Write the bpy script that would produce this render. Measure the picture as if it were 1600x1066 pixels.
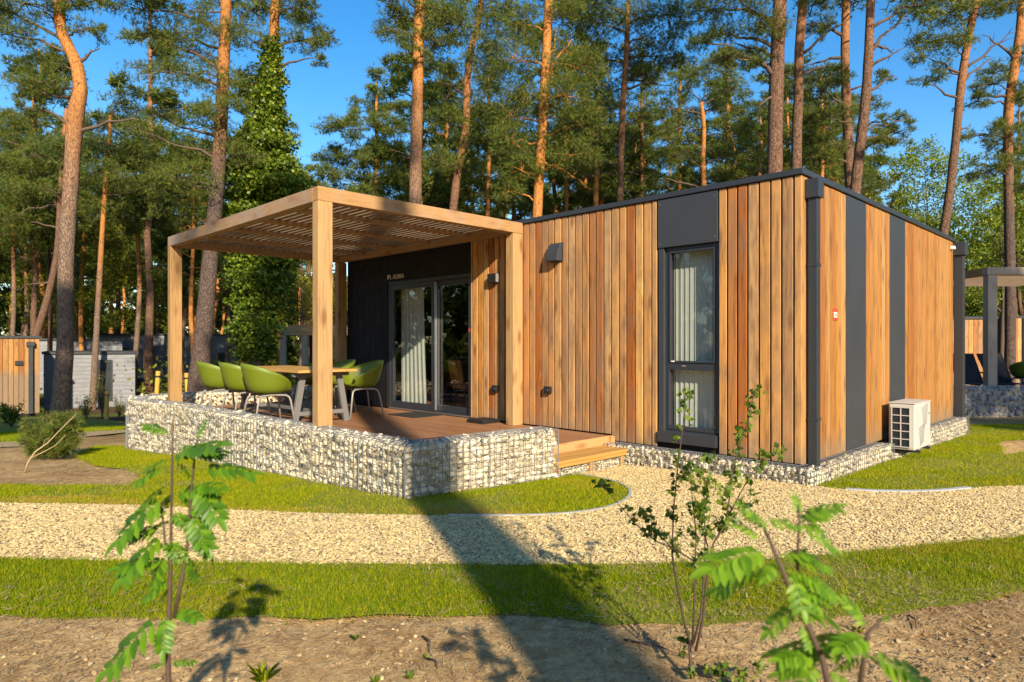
import bpy, bmesh, math, random
import numpy as np
from mathutils import Vector, Matrix
from mathutils.geometry import tessellate_polygon

# ------------------------------------------------------------------ reset
for o in list(bpy.data.objects): bpy.data.objects.remove(o, do_unlink=True)
S = bpy.context.scene
COL = S.collection
R = math.radians

# ------------------------------------------------------------------ camera
F, H, CY, CX = 1034.0, 1.30, 537.0, 800.0          # focal length (px of a 1600 px wide photo), eye height, horizon row
cam = bpy.data.cameras.new("Camera"); cam_o = bpy.data.objects.new("Camera", cam); COL.objects.link(cam_o)
cam.sensor_width = 36; cam.sensor_fit = 'HORIZONTAL'; cam.lens = 36 * F / 1600
cam.shift_y = (CY - 533.0) / 1600
cam.clip_start = 0.05; cam.clip_end = 2000
cam_o.location = (0, 0, H); cam_o.rotation_euler = (R(90), 0, 0)
cam.dof.use_dof = True; cam.dof.focus_distance = 6.2; cam.dof.aperture_fstop = 4.0
S.camera = cam_o

# ------------------------------------------------------------------ sky, sun, exposure
SUN_XY = (0.305, -0.952)                              # horizontal direction towards the sun
SUN_EL = R(26.5)
w = bpy.data.worlds.new("World"); S.world = w; w.use_nodes = True
nt = w.node_tree; nt.nodes.clear()
out = nt.nodes.new('ShaderNodeOutputWorld'); bg = nt.nodes.new('ShaderNodeBackground')
sky = nt.nodes.new('ShaderNodeTexSky'); sky.sky_type = 'NISHITA'; sky.sun_disc = False
sky.sun_elevation = SUN_EL
sky.sun_rotation = math.atan2(SUN_XY[0], SUN_XY[1])
sky.air_density = 1.0; sky.dust_density = 0.4; sky.ozone_density = 1.6; sky.altitude = 100
hs = nt.nodes.new('ShaderNodeHueSaturation'); hs.inputs['Saturation'].default_value = 1.42
nt.links.new(sky.outputs[0], hs.inputs['Color']); nt.links.new(hs.outputs[0], bg.inputs[0])
bg.inputs[1].default_value = 0.13
nt.links.new(bg.outputs[0], out.inputs[0])
sun = bpy.data.lights.new("Sun", 'SUN'); sun_o = bpy.data.objects.new("Sun", sun); COL.objects.link(sun_o)
sun.energy = 5.0; sun.angle = R(0.7); sun.color = (1.0, 0.85, 0.64)
sd = Vector((SUN_XY[0] * math.cos(SUN_EL), SUN_XY[1] * math.cos(SUN_EL), math.sin(SUN_EL)))
sun_o.rotation_euler = sd.to_track_quat('Z', 'Y').to_euler(); sun_o.location = (8, -20, 20)
S.view_settings.view_transform = 'Standard'; S.view_settings.look = 'None'
S.view_settings.exposure = 0.80; S.view_settings.gamma = 1.0; S.view_settings.use_curve_mapping = False
S.render.engine = 'CYCLES'
S.cycles.max_bounces = 6; S.cycles.diffuse_bounces = 3; S.cycles.glossy_bounces = 3; S.cycles.transparent_max_bounces = 12

# ------------------------------------------------------------------ coordinates
TH = R(-45.3)                                       # heading of the cabin's long front wall
U = np.array([math.cos(TH), math.sin(TH)]); V = np.array([-math.sin(TH), math.cos(TH)])
O = np.array([(1252 - CX) / F * 6.40, 6.40])        # near corner of the cabin wall
def Lxy(u, v): return O + u * U + v * V
def terr(x, y):
    x = np.asarray(x, float); y = np.asarray(y, float)
    t = np.clip((x + 3.0) / 7.0, 0, 1); t = t * t * (3 - 2 * t)
    s = 0.07 * (1 - t) + 0.028 * t
    return -s * np.clip(np.minimum(y, 25) - 5.2, 0, None)
def P3(px, py, D): return Vector(((px - CX) / F * D, D, H - (py - CY) / F * D))
def G(px, py):
    z = 0.0
    for _ in range(30):
        D = (H - z) * F / (py - CY); x = (px - CX) / F * D; z = 0.5 * z + 0.5 * float(terr(x, D))
    return (x, D)
def LZ(u, v):
    p = Lxy(u, v); return float(terr(p[0], p[1]))

# ------------------------------------------------------------------ objects
def put(o, label=None, cat=None, group=None, kind=None):
    if label: o['label'] = label
    if cat: o['category'] = cat
    if group: o['group'] = group
    if kind: o['kind'] = kind
    return o
def empty(name, loc=(0, 0, 0), rz=0.0, label=None, cat=None, group=None):
    o = bpy.data.objects.new(name, None); COL.objects.link(o); o.location = loc; o.rotation_euler = (0, 0, rz)
    o.empty_display_size = 0.2
    return put(o, label, cat, group)
def mesh_of(name, verts, faces, m, smooth=False):
    me = bpy.data.meshes.new(name)
    if isinstance(verts, np.ndarray) and isinstance(faces, np.ndarray):
        nv, nf, k = len(verts), len(faces), faces.shape[1]
        me.vertices.add(nv); me.vertices.foreach_set('co', verts.astype(np.float32).ravel())
        me.loops.add(nf * k); me.loops.foreach_set('vertex_index', faces.astype(np.int32).ravel())
        me.polygons.add(nf); me.polygons.foreach_set('loop_start', np.arange(0, nf * k, k, dtype=np.int32))
        me.polygons.foreach_set('loop_total', np.full(nf, k, dtype=np.int32))
        me.update(calc_edges=True); me.validate()
    else:
        me.from_pydata([tuple(v) for v in verts], [], [tuple(f) for f in faces]); me.update()
    if m: me.materials.append(m)
    if smooth: me.polygons.foreach_set('use_smooth', [True] * len(me.polygons))
    return me
def add(name, verts, faces, m, parent=None, smooth=False, loc=None, rot=None, bevel=0.0):
    me = mesh_of(name, verts, faces, m, smooth)
    return add_me(name, me, parent, loc, rot, bevel)
def add_me(name, me, parent=None, loc=None, rot=None, bevel=0.0):
    o = bpy.data.objects.new(name, me); COL.objects.link(o)
    if parent: o.parent = parent
    if loc is not None: o.location = loc
    if rot is not None: o.rotation_euler = rot
    if bevel:
        b = o.modifiers.new('bevel', 'BEVEL'); b.width = bevel; b.segments = 2; b.limit_method = 'ANGLE'
    return o
class MB:
    def __init__(s): s.v = []; s.f = []
    def box(s, x0, x1, y0, y1, z0, z1):
        n = len(s.v)
        s.v += [(x0, y0, z0), (x1, y0, z0), (x1, y1, z0), (x0, y1, z0), (x0, y0, z1), (x1, y0, z1), (x1, y1, z1), (x0, y1, z1)]
        s.f += [tuple(n + i for i in q) for q in ((3, 2, 1, 0), (4, 5, 6, 7), (0, 1, 5, 4), (1, 2, 6, 5), (2, 3, 7, 6), (3, 0, 4, 7))]
        return s
    def bar(s, a, b, wd, ht=None, up=(0, 0, 1)):
        a = Vector(a); b = Vector(b); d = (b - a).normalized(); up = Vector(up)
        if abs(d.dot(up)) > 0.98: up = Vector((1, 0, 0))
        x = d.cross(up).normalized(); y = x.cross(d); ht = ht or wd
        n = len(s.v)
        for p in (a, b):
            for i, j in ((-1, -1), (1, -1), (1, 1), (-1, 1)): s.v.append(tuple(p + x * i * wd / 2 + y * j * ht / 2))
        s.f += [tuple(n + i for i in q) for q in ((0, 1, 2, 3), (7, 6, 5, 4), (0, 4, 5, 1), (1, 5, 6, 2), (2, 6, 7, 3), (3, 7, 4, 0))]
        return s
    def prism(s, poly, y0, y1, ax='y'):
        n = len(s.v); k = len(poly)
        for yy in (y0, y1):
            for a, b in poly: s.v.append((a, yy, b) if ax == 'y' else ((yy, a, b) if ax == 'x' else (a, b, yy)))
        s.f.append(tuple(range(n, n + k))); s.f.append(tuple(reversed(range(n + k, n + 2 * k))))
        for i in range(k): j = (i + 1) % k; s.f.append((n + i, n + k + i, n + k + j, n + j))
        return s
    def tube(s, pts, rad, sides=8, cap=True):
        pts = [Vector(p) for p in pts]; k = len(pts); n = len(s.v)
        if not hasattr(rad, '__len__'): rad = [rad] * k
        ref = None
        for i, p in enumerate(pts):
            d = (pts[min(i + 1, k - 1)] - pts[max(i - 1, 0)]).normalized()
            if ref is None: ref = Vector((0, 1, 0)) if abs(d.y) < .8 else Vector((1, 0, 0))
            x = (ref - d * ref.dot(d)).normalized(); ref = x; y = d.cross(x)
            for j in range(sides):
                a = 2 * math.pi * j / sides; s.v.append(tuple(p + (x * math.cos(a) + y * math.sin(a)) * rad[i]))
        for i in range(k - 1):
            for j in range(sides):
                j2 = (j + 1) % sides
                s.f.append((n + i * sides + j, n + i * sides + j2, n + (i + 1) * sides + j2, n + (i + 1) * sides + j))
        if cap:
            s.f.append(tuple(n + j for j in reversed(range(sides)))); s.f.append(tuple(n + (k - 1) * sides + j for j in range(sides)))
        return s
    def make(s, name, m, parent=None, smooth=False, bevel=0.0, loc=None, rot=None):
        return add(name, s.v, s.f, m, parent, smooth, loc, rot, bevel)
def box_obj(name, m, parent, x0, x1, y0, y1, z0, z1, bevel=0.003):
    """box whose origin sits at its own centre (so textures vary by piece)"""
    c = ((x0 + x1) / 2, (y0 + y1) / 2, (z0 + z1) / 2)
    b = MB().box(x0 - c[0], x1 - c[0], y0 - c[1], y1 - c[1], z0 - c[2], z1 - c[2])
    return b.make(name, m, parent, bevel=bevel, loc=c)

# ------------------------------------------------------------------ materials
def newmat(name):
    m = bpy.data.materials.new(name); m.use_nodes = True; nt = m.node_tree
    return m, nt, nt.nodes['Principled BSDF']
def nd(nt, t, **k):
    n = nt.nodes.new(t)
    for a, b in k.items(): setattr(n, a, b)
    return n
def ramp(nt, src, stops, interp='LINEAR'):
    r = nd(nt, 'ShaderNodeValToRGB'); r.color_ramp.interpolation = interp
    e = r.color_ramp.elements
    while len(e) < len(stops): e.new(0.5)
    for i, (p, c) in enumerate(stops):
        e[i].position = p; e[i].color = (c, c, c, 1) if not hasattr(c, '__len__') else (*c, 1)
    nt.links.new(src, r.inputs[0]); return r.outputs[0]
def mix(nt, a, b, fac, blend='MIX'):
    n = nd(nt, 'ShaderNodeMix', data_type='RGBA', blend_type=blend)
    for i, val in ((0, fac), (6, a), (7, b)):
        s = n.inputs[i]
        if hasattr(val, 'is_linked'): nt.links.new(val, s)
        elif hasattr(val, '__len__'): s.default_value = (*val, 1)
        else: s.default_value = val if i == 0 else (val, val, val, 1)
    return n.outputs[2]
def mathn(nt, op, a, b=0.0):
    n = nd(nt, 'ShaderNodeMath', operation=op)
    for s, val in ((n.inputs[0], a), (n.inputs[1], b)):
        if hasattr(val, 'is_linked'): nt.links.new(val, s)
        else: s.default_value = val
    return n.outputs[0]
def noise(nt, vec, scale, detail=4, rough=.55, dist=0.0):
    n = nd(nt, 'ShaderNodeTexNoise'); n.inputs['Scale'].default_value = scale; n.inputs['Detail'].default_value = detail
    n.inputs['Roughness'].default_value = rough; n.inputs['Distortion'].default_value = dist
    if vec is not None: nt.links.new(vec, n.inputs['Vector'])
    return n.outputs[0]
def bump(nt, bs, h, strength=.4, dist=.01):
    b = nd(nt, 'ShaderNodeBump'); b.inputs['Strength'].default_value = strength; b.inputs['Distance'].default_value = dist
    nt.links.new(h, b.inputs['Height']); nt.links.new(b.outputs[0], bs.inputs['Normal'])
def coords(nt, kind='Object', scale=(1, 1, 1), rnd=False):
    tc = nd(nt, 'ShaderNodeTexCoord'); v = tc.outputs[kind]
    if rnd:
        oi = nd(nt, 'ShaderNodeObjectInfo'); a = nd(nt, 'ShaderNodeVectorMath', operation='SCALE')
        a.inputs[0].default_value = (31.7, 17.3, 53.9); nt.links.new(oi.outputs['Random'], a.inputs['Scale'])
        b = nd(nt, 'ShaderNodeVectorMath', operation='ADD'); nt.links.new(v, b.inputs[0]); nt.links.new(a.outputs[0], b.inputs[1]); v = b.outputs[0]
    mp = nd(nt, 'ShaderNodeMapping'); mp.inputs['Scale'].default_value = scale; nt.links.new(v, mp.inputs['Vector'])
    return mp.outputs[0]
def plain(name, col, rough=.5, metal=0.0, var=.12, scale=14, bmp=.08, spec=.5):
    m, nt, bs = newmat(name); v = coords(nt, rnd=True)
    n = noise(nt, v, scale, 5)
    c = mix(nt, tuple(max(0, x * (1 - var)) for x in col), tuple(min(1, x * (1 + var)) for x in col), n)
    nt.links.new(c, bs.inputs['Base Color']); bs.inputs['Metallic'].default_value = metal
    nt.links.new(ramp(nt, noise(nt, v, scale * .4, 3), [(.3, rough * .85), (.7, min(1, rough * 1.15))]), bs.inputs['Roughness'])
    bs.inputs['Specular IOR Level'].default_value = spec
    if bmp: bump(nt, bs, n, bmp, .004)
    return m
def wood(name, cols, axis='z', rough=.6, grain=.55, knots=.8, weather=None, spec=.3, splash=False):
    m, nt, bs = newmat(name)
    sc = {'z': (1, 1, .07), 'x': (.07, 1, 1), 'y': (1, .07, 1)}[axis]
    v = coords(nt, scale=sc, rnd=True)
    oi = nd(nt, 'ShaderNodeObjectInfo')
    base = ramp(nt, oi.outputs['Random'], cols)
    g1 = noise(nt, v, 42, 6, .65, .6); g2 = noise(nt, v, 7, 4, .55, 1.6)
    gm = mathn(nt, 'ADD', mathn(nt, 'MULTIPLY', g1, .6), mathn(nt, 'MULTIPLY', g2, .4))
    gr = ramp(nt, gm, [(.30, 1 - grain), (.5, .95), (.72, 1 + grain * .25)])
    c = mix(nt, base, gr, 1.0, 'MULTIPLY')
    sk = {'z': (1, 1, .33), 'x': (.33, 1, 1), 'y': (1, .33, 1)}[axis]
    vk = coords(nt, scale=sk, rnd=True)
    vo = nd(nt, 'ShaderNodeTexVoronoi'); vo.inputs['Scale'].default_value = 6.5; nt.links.new(vk, vo.inputs['Vector'])
    k = ramp(nt, vo.outputs['Distance'], [(.09, 1.0), (.16, .65), (.30, 0.0)])
    c = mix(nt, c, mix(nt, c, (.20, .085, .03), .85), mathn(nt, 'MULTIPLY', k, knots))
    if weather:
        vw = coords(nt, rnd=True, scale=(1, 1, 1))
        wn = ramp(nt, noise(nt, vw, 1.7, 4, .6), [(.45, 0.0), (.68, weather[1])])
        c = mix(nt, c, weather[0], wn)
    if splash:      # rain splash dirt on the foot of the boards
        ge = nd(nt, 'ShaderNodeNewGeometry'); sp = nd(nt, 'ShaderNodeSeparateXYZ'); nt.links.new(ge.outputs['Position'], sp.inputs[0])
        f = ramp(nt, mathn(nt, 'ADD', sp.outputs['Z'], mathn(nt, 'MULTIPLY', noise(nt, ge.outputs['Position'], 9, 5, .7), .45)), [(.32, .75), (.62, 0.0)])
        c = mix(nt, c, (.20, .15, .10), f)
    nt.links.new(c, bs.inputs['Base Color']); bs.inputs['Roughness'].default_value = rough
    bs.inputs['Specular IOR Level'].default_value = spec
    bump(nt, bs, gm, .35, .003)
    return m
M = {}
CLAD = [(0.0, (0.333, 0.100, 0.018)), (.12, (0.538, 0.269, 0.088)), (.26, (0.397, 0.200, 0.077)), (.40, (0.640, 0.350, 0.116)), (.52, (0.346, 0.188, 0.088)), (.64, (0.563, 0.269, 0.066)), (.76, (0.512, 0.312, 0.149)), (.86, (0.602, 0.269, 0.050)), (.94, (0.307, 0.138, 0.055)), (1.0, (0.410, 0.144, 0.031))]
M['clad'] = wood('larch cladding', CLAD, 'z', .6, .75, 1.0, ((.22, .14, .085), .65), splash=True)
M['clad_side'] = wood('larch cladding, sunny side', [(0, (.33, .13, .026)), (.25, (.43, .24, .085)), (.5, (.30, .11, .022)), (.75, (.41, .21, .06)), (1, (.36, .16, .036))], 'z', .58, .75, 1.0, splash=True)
M['post'] = wood('pine post', [(0, (.39, .225, .085)), (.5, (.44, .27, .115)), (1, (.36, .205, .075))], 'z', .62, .5, 1.0)
M['beam_u'] = wood('pine beam lengthwise', [(0, (.37, .215, .095)), (1, (.42, .26, .12))], 'x', .65, .5, .9, ((.31, .26, .21), .8))
M['beam_v'] = wood('pine beam crosswise', [(0, (.37, .20, .075)), (1, (.42, .24, .095))], 'y', .62, .5, .9, ((.36, .26, .17), .6))
M['slat'] = wood('pergola slat', [(0, (.20, .14, .09)), (1, (.28, .21, .145))], 'x', .75, .35, .3)
M['deck'] = wood('deck plank', [(0, (.27, .125, .055)), (.5, (.34, .17, .08)), (1, (.30, .145, .065))], 'x', .55, .4, .35)
M['deckedge'] = wood('deck edge board', [(0, (.48, .25, .095)), (1, (.53, .29, .12))], 'y', .6, .35, .7)
M['tread'] = wood('step plank', [(0, (.46, .25, .065)), (1, (.52, .29, .085))], 'y', .6, .3, .3)
M['tabletop'] = wood('table top wood', [(0, (.50, .27, .07)), (1, (.54, .31, .09))], 'x', .45, .35, .3)
M['greywood'] = wood('weathered post', [(0, (.36, .29, .21)), (1, (.42, .33, .24))], 'z', .75, .3, .5)
M['yellowwood'] = wood('yellow round post', [(0, (.60, .34, .05)), (1, (.66, .38, .07))], 'z', .6, .25, .4)
M['anth'] = plain('anthracite powder coat', (.030, .034, .040), .42, 0, .08, 30, .03)
M['anth2'] = plain('anthracite facade panel', (.036, .040, .046), .5, 0, .1, 6, .03)
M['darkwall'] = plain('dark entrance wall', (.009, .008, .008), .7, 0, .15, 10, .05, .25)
M['frame'] = plain('window frame', (.028, .032, .042), .38, 0, .08, 30, .02)
M['alu'] = plain('bright aluminium', (.55, .55, .55), .35, .9, .05, 20, .02)
M['black'] = plain('black plastic', (.016, .016, .017), .45, 0, .1, 30, .05)
M['rubber'] = plain('black rubber mat', (.014, .013, .012), .9, 0, .4, 120, .5)
M['zinc'] = plain('galvanised wire', (.26, .27, .28), .5, .4, .15, 40, .0)
M['green'] = plain('lime green plastic', (.125, .165, .006), .52, 0, .05, 6, .02)
M['dgreen'] = plain('dark green plastic', (.10, .16, .012), .42, 0, .05, 6, .02)
M['legmetal'] = plain('grey painted tube', (.27, .26, .24), .45, .2, .06, 20, .02)
M['legwood'] = plain('grey painted trestle', (.15, .145, .14), .6, 0, .12, 18, .08)
M['brown'] = plain('brown leather seat', (.30, .10, .03), .45, 0, .15, 10, .1)
M['acwhite'] = plain('off white painted steel', (.50, .48, .44), .45, 0, .05, 8, .02)
M['acdark'] = plain('dark condenser fins', (.02, .025, .035), .5, .2, .2, 60, .1)
M['acgrey'] = plain('grey louvre', (.22, .22, .21), .5, 0, .1, 30, .05)
M['interior'] = plain('interior wall', (.30, .27, .23), .8, 0, .06, 3, .02)
M['red'] = plain('red sign', (.42, .055, .02), .5, 0, .08, 30, .0)
M['white'] = plain('white print', (.78, .76, .72), .5, 0, .04, 30, .0)
M['ink'] = plain('black print', (.012, .012, .012), .5, 0, .05, 30, .0)
M['letter'] = plain('pale lettering', (.62, .55, .46), .5, 0, .05, 30, .0)
M['kerb'] = plain('concrete lawn kerb', (.36, .38, .40), .85, 0, .2, 25, .2)
M['greyclad'] = plain('grey lap siding', (.21, .215, .23), .75, 0, .3, 3, .1)
M['sling'] = plain('dark mesh sling', (.008, .009, .013), .85, 0, .15, 40, .1)  # black mesh, colour lowered further to stand in for the shade over it

def curtain_mat():
    m, nt, bs = newmat('pale curtain'); v = coords(nt, scale=(1, 1, .1))
    c = mix(nt, (.60, .61, .57), (.76, .76, .71), noise(nt, v, 20, 3)); nt.links.new(c, bs.inputs['Base Color'])
    bs.inputs['Roughness'].default_value = .9
    t = nd(nt, 'ShaderNodeBsdfTranslucent'); nt.links.new(c, t.inputs[0])
    mx = nd(nt, 'ShaderNodeMixShader'); mx.inputs[0].default_value = .35
    nt.links.new(bs.outputs[0], mx.inputs[1]); nt.links.new(t.outputs[0], mx.inputs[2])
    nt.links.new(mx.outputs[0], nt.nodes['Material Output'].inputs[0]); return m
M['curtain'] = curtain_mat()
def glass_mat():
    m, nt, bs = newmat('window glass'); nt.nodes.remove(bs)
    gl = nd(nt, 'ShaderNodeBsdfGlossy'); gl.inputs['Roughness'].default_value = .01; gl.inputs[0].default_value = (.95, .97, 1, 1)
    tr = nd(nt, 'ShaderNodeBsdfTransparent'); tr.inputs[0].default_value = (.95, .97, .95, 1)
    fr = nd(nt, 'ShaderNodeFresnel'); ge = nd(nt, 'ShaderNodeNewGeometry')
    nt.links.new(mathn(nt, 'SUBTRACT', 1.5, mathn(nt, 'MULTIPLY', ge.outputs['Backfacing'], 1.5 - 1 / 1.5)), fr.inputs[0])
    mx = nd(nt, 'ShaderNodeMixShader'); nt.links.new(fr.outputs[0], mx.inputs[0])
    nt.links.new(tr.outputs[0], mx.inputs[1]); nt.links.new(gl.outputs[0], mx.inputs[2])
    nt.links.new(mx.outputs[0], nt.nodes['Material Output'].inputs[0]); return m
M['glass'] = glass_mat()
def stone_mat(name, stops, bmp=.6):
    m, nt, bs = newmat(name); v = coords(nt, rnd=True)
    ge = nd(nt, 'ShaderNodeNewGeometry'); oi = nd(nt, 'ShaderNodeObjectInfo')
    r = mathn(nt, 'FRACT', mathn(nt, 'ADD', ge.outputs['Random Per Island'], oi.outputs['Random']))
    n = noise(nt, v, 28, 6, .65)
    c = mix(nt, ramp(nt, r, stops), ramp(nt, n, [(.3, .7), (.5, 1.0), (.75, 1.12)]), 1.0, 'MULTIPLY')
    nt.links.new(c, bs.inputs['Base Color']); bs.inputs['Roughness'].default_value = .85
    bump(nt, bs, n, bmp, .012); return m
M['stone'] = stone_mat('cream limestone', [(0, (0.632, 0.507, 0.302)), (.2, (0.796, 0.708, 0.504)), (.4, (0.679, 0.578, 0.381)), (.6, (0.842, 0.767, 0.571)), (.8, (0.725, 0.625, 0.414)), (.93, (0.491, 0.413, 0.280)), (1, (0.860, 0.826, 0.650))])
M['stone_shaded'] = stone_mat('shade toned stone', [(0, (.20, .21, .22)), (.4, (.34, .35, .36)), (.7, (.26, .27, .29)), (1, (.42, .42, .41))])  # stone with the dark blue cast of shade put into its colour
M['core'] = stone_mat('packed stone core', [(0, (.40, .34, .24)), (1, (.46, .39, .28))])
M['pebble'] = stone_mat('yellow gravel chip', [(0, (0.515, 0.364, 0.142)), (.2, (0.672, 0.521, 0.240)), (.45, (0.605, 0.442, 0.186)), (.6, (0.717, 0.577, 0.289)), (.8, (0.560, 0.409, 0.167)), (.95, (0.403, 0.291, 0.147)), (1, (0.762, 0.655, 0.402))], .3)
M['debris'] = stone_mat('dry needles and straw', [(0, (.20, .11, .05)), (.3, (.44, .30, .14)), (.6, (.32, .20, .09)), (.85, (.60, .46, .24)), (1, (.13, .075, .04))], .1)

def leaf_mat(name, stops, trans=.35, rough=.5, spec=.3, patch=None):
    m, nt, bs = newmat(name)
    ge = nd(nt, 'ShaderNodeNewGeometry')
    c = ramp(nt, ge.outputs['Random Per Island'], stops)
    if patch:
        n = ramp(nt, noise(nt, ge.outputs['Position'], patch[0], 4, .6), [(patch[2], 0.0), (patch[3], 1.0)])
        c = mix(nt, c, mix(nt, c, patch[1], .75), n)
    nt.links.new(c, bs.inputs['Base Color']); bs.inputs['Roughness'].default_value = rough
    bs.inputs['Specular IOR Level'].default_value = spec
    t = nd(nt, 'ShaderNodeBsdfTranslucent'); nt.links.new(mix(nt, c, (1.0, 1.0, .35), .35, 'MULTIPLY'), t.inputs[0])
    mx = nd(nt, 'ShaderNodeMixShader'); mx.inputs[0].default_value = trans
    nt.links.new(bs.outputs[0], mx.inputs[1]); nt.links.new(t.outputs[0], mx.inputs[2])
    nt.links.new(mx.outputs[0], nt.nodes['Material Output'].inputs[0]); return m
M['needle'] = leaf_mat('pine needles', [(0, (.055, .095, .018)), (.4, (.12, .165, .026)), (.8, (.20, .235, .034)), (.96, (.27, .26, .045)), (1, (.30, .19, .06))], .38, .5, .3, (.3, (.055, .105, .045), .55, .78))
M['needle_far'] = leaf_mat('far pine needles', [(0, (.055, .09, .018)), (.5, (.12, .16, .024)), (1, (.21, .23, .034))], .38, .55, .2)
M['ivy'] = leaf_mat('ivy leaves', [(0, (.045, .09, .010)), (.5, (.12, .19, .016)), (.85, (.22, .29, .022)), (1, (.32, .37, .04))], .35, .42, .35)
M['broad'] = leaf_mat('fresh broad leaves', [(0, (.12, .19, .014)), (.5, (.21, .28, .02)), (1, (.32, .36, .03))], .45, .5, .3)
M['broad_dull'] = leaf_mat('understory leaves', [(0, (.10, .14, .014)), (.5, (.21, .23, .02)), (1, (.36, .33, .03))], .5, .6, .2)
M['rowan'] = leaf_mat('rowan leaves', [(0, (.060, .16, .008)), (.5, (.11, .25, .010)), (1, (.19, .34, .016))], .42, .42, .4)
M['rowan_light'] = leaf_mat('young rowan leaves', [(0, (.11, .25, .012)), (.5, (.19, .36, .016)), (1, (.28, .45, .03))], .48, .42, .4)
M['haw'] = leaf_mat('hawthorn leaves', [(0, (.05, .11, .01)), (.5, (.11, .185, .014)), (1, (.22, .28, .025))], .4, .45, .4)
M['grass'] = leaf_mat('grass blades', [(0, (0.092, 0.170, 0.002)), (.35, (0.194, 0.290, 0.003)), (.7, (0.313, 0.375, 0.004)), (.93, (0.454, 0.410, 0.012)), (1, (0.594, 0.430, 0.060))], .45, .6, .15, (1.1, (.46, .35, .03), .55, .85))
M['grass_lawn'] = leaf_mat('lawn blades', [(0, (0.117, 0.185, 0.002)), (.35, (0.244, 0.319, 0.003)), (.7, (0.371, 0.412, 0.004)), (.93, (0.498, 0.443, 0.010)), (1, (0.615, 0.464, 0.050))], .45, .6, .15, (.9, (.52, .40, .03), .50, .80))
M['grass_dry'] = leaf_mat('dry grass blades', [(0, (.30, .19, .03)), (.5, (.46, .30, .05)), (1, (.56, .42, .12))], .35, .6, .15)

def bark_mat(name, zo, lower, upper):
    m, nt, bs = newmat(name)
    tc = nd(nt, 'ShaderNodeTexCoord'); sp = nd(nt, 'ShaderNodeSeparateXYZ'); nt.links.new(tc.outputs['Object'], sp.inputs[0])
    v = coords(nt, scale=(1, 1, .4), rnd=True)
    n1 = noise(nt, v, 30, 7, .7); n2 = noise(nt, v, 2.2, 4, .6)
    vo = nd(nt, 'ShaderNodeTexVoronoi', feature='DISTANCE_TO_EDGE'); vo.inputs['Scale'].default_value = 34; vo.inputs['Randomness'].default_value = 1.0; nt.links.new(v, vo.inputs['Vector'])
    cr = ramp(nt, vo.outputs['Distance'], [(.0, .0), (.12, .8), (.35, 1.0)])
    oi = nd(nt, 'ShaderNodeObjectInfo')
    zz = mathn(nt, 'ADD', sp.outputs['Z'], mathn(nt, 'ADD', mathn(nt, 'MULTIPLY', n2, 2.6), mathn(nt, 'MULTIPLY', oi.outputs['Random'], 2.0)))
    f = ramp(nt, mathn(nt, 'DIVIDE', zz, 20.0), [((zo + .5) / 20, 0.0), ((zo + 4.0) / 20, 1.0)])
    n1s = ramp(nt, n1, [(.36, 0.0), (.64, 1.0)])
    lo = mix(nt, tuple(x * .32 for x in lower), tuple(x * 1.35 for x in lower), mathn(nt, 'MULTIPLY', cr, n1s))
    lo = mix(nt, lo, mix(nt, tuple(x * .35 for x in lower), tuple(x * 1.5 for x in lower), n1s), .5)
    up = mix(nt, tuple(x * .28 for x in upper), tuple(x * 1.15 for x in upper), ramp(nt, n1, [(.36, 0.0), (.5, .75), (.62, 1.0)]))
    nt.links.new(mix(nt, lo, up, f), bs.inputs['Base Color']); bs.inputs['Roughness'].default_value = .85
    bs.inputs['Specular IOR Level'].default_value = .2
    hh = mathn(nt, 'ADD', mathn(nt, 'MULTIPLY', cr, mathn(nt, 'SUBTRACT', 1.15, f)), mathn(nt, 'MULTIPLY', n1, .6))
    bump(nt, bs, hh, .8, .02); return m
M['bark'] = bark_mat('scots pine bark', 6.2, (.27, .185, .13), (.46, .19, .05))
M['bark_orange'] = bark_mat('orange pine bark', 1.0, (.28, .17, .10), (.48, .195, .05))
M['bark_dark'] = bark_mat('dark pine bark', 8.0, (.15, .105, .085), (.40, .165, .05))
M['bark_brown'] = bark_mat('brown pine bark', 9.0, (.22, .125, .08), (.36, .16, .065))
M['twig'] = plain('twig bark', (.10, .065, .045), .8, 0, .3, 60, .2)
M['twig_dry'] = plain('pale dry twig', (.40, .30, .17), .8, 0, .2, 40, .2)
M['stem'] = plain('sapling stem', (.075, .045, .03), .7, 0, .3, 80, .2)

def soil_mat():
    m, nt, bs = newmat('dry sandy soil'); v = coords(nt)
    a = noise(nt, v, 1.1, 5, .6); b = noise(nt, v, 14, 8, .7); c3 = noise(nt, v, 75, 4, .7)
    c = mix(nt, (.27, .155, .06), (.62, .435, .205), ramp(nt, mathn(nt, 'ADD', mathn(nt, 'MULTIPLY', a, .45), mathn(nt, 'MULTIPLY', b, .55)), [(.38, 0.0), (.58, 1.0)]))
    c = mix(nt, c, (.09, .055, .03), ramp(nt, c3, [(.58, 0.0), (.72, .7)]))
    # leaf litter and moss under the far trees
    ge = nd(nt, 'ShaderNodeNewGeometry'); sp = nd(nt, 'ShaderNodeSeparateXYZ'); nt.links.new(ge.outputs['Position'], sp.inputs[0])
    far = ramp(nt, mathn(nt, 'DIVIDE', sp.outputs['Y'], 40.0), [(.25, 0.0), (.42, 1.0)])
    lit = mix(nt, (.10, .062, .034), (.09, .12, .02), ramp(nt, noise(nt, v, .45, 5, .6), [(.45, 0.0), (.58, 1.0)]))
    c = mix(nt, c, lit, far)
    nt.links.new(c, bs.inputs['Base Color']); bs.inputs['Roughness'].default_value = .95; bs.inputs['Specular IOR Level'].default_value = .1
    bump(nt, bs, mathn(nt, 'ADD', b, mathn(nt, 'MULTIPLY', c3, .35)), .9, .03); return m
M['soil'] = soil_mat()
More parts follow.
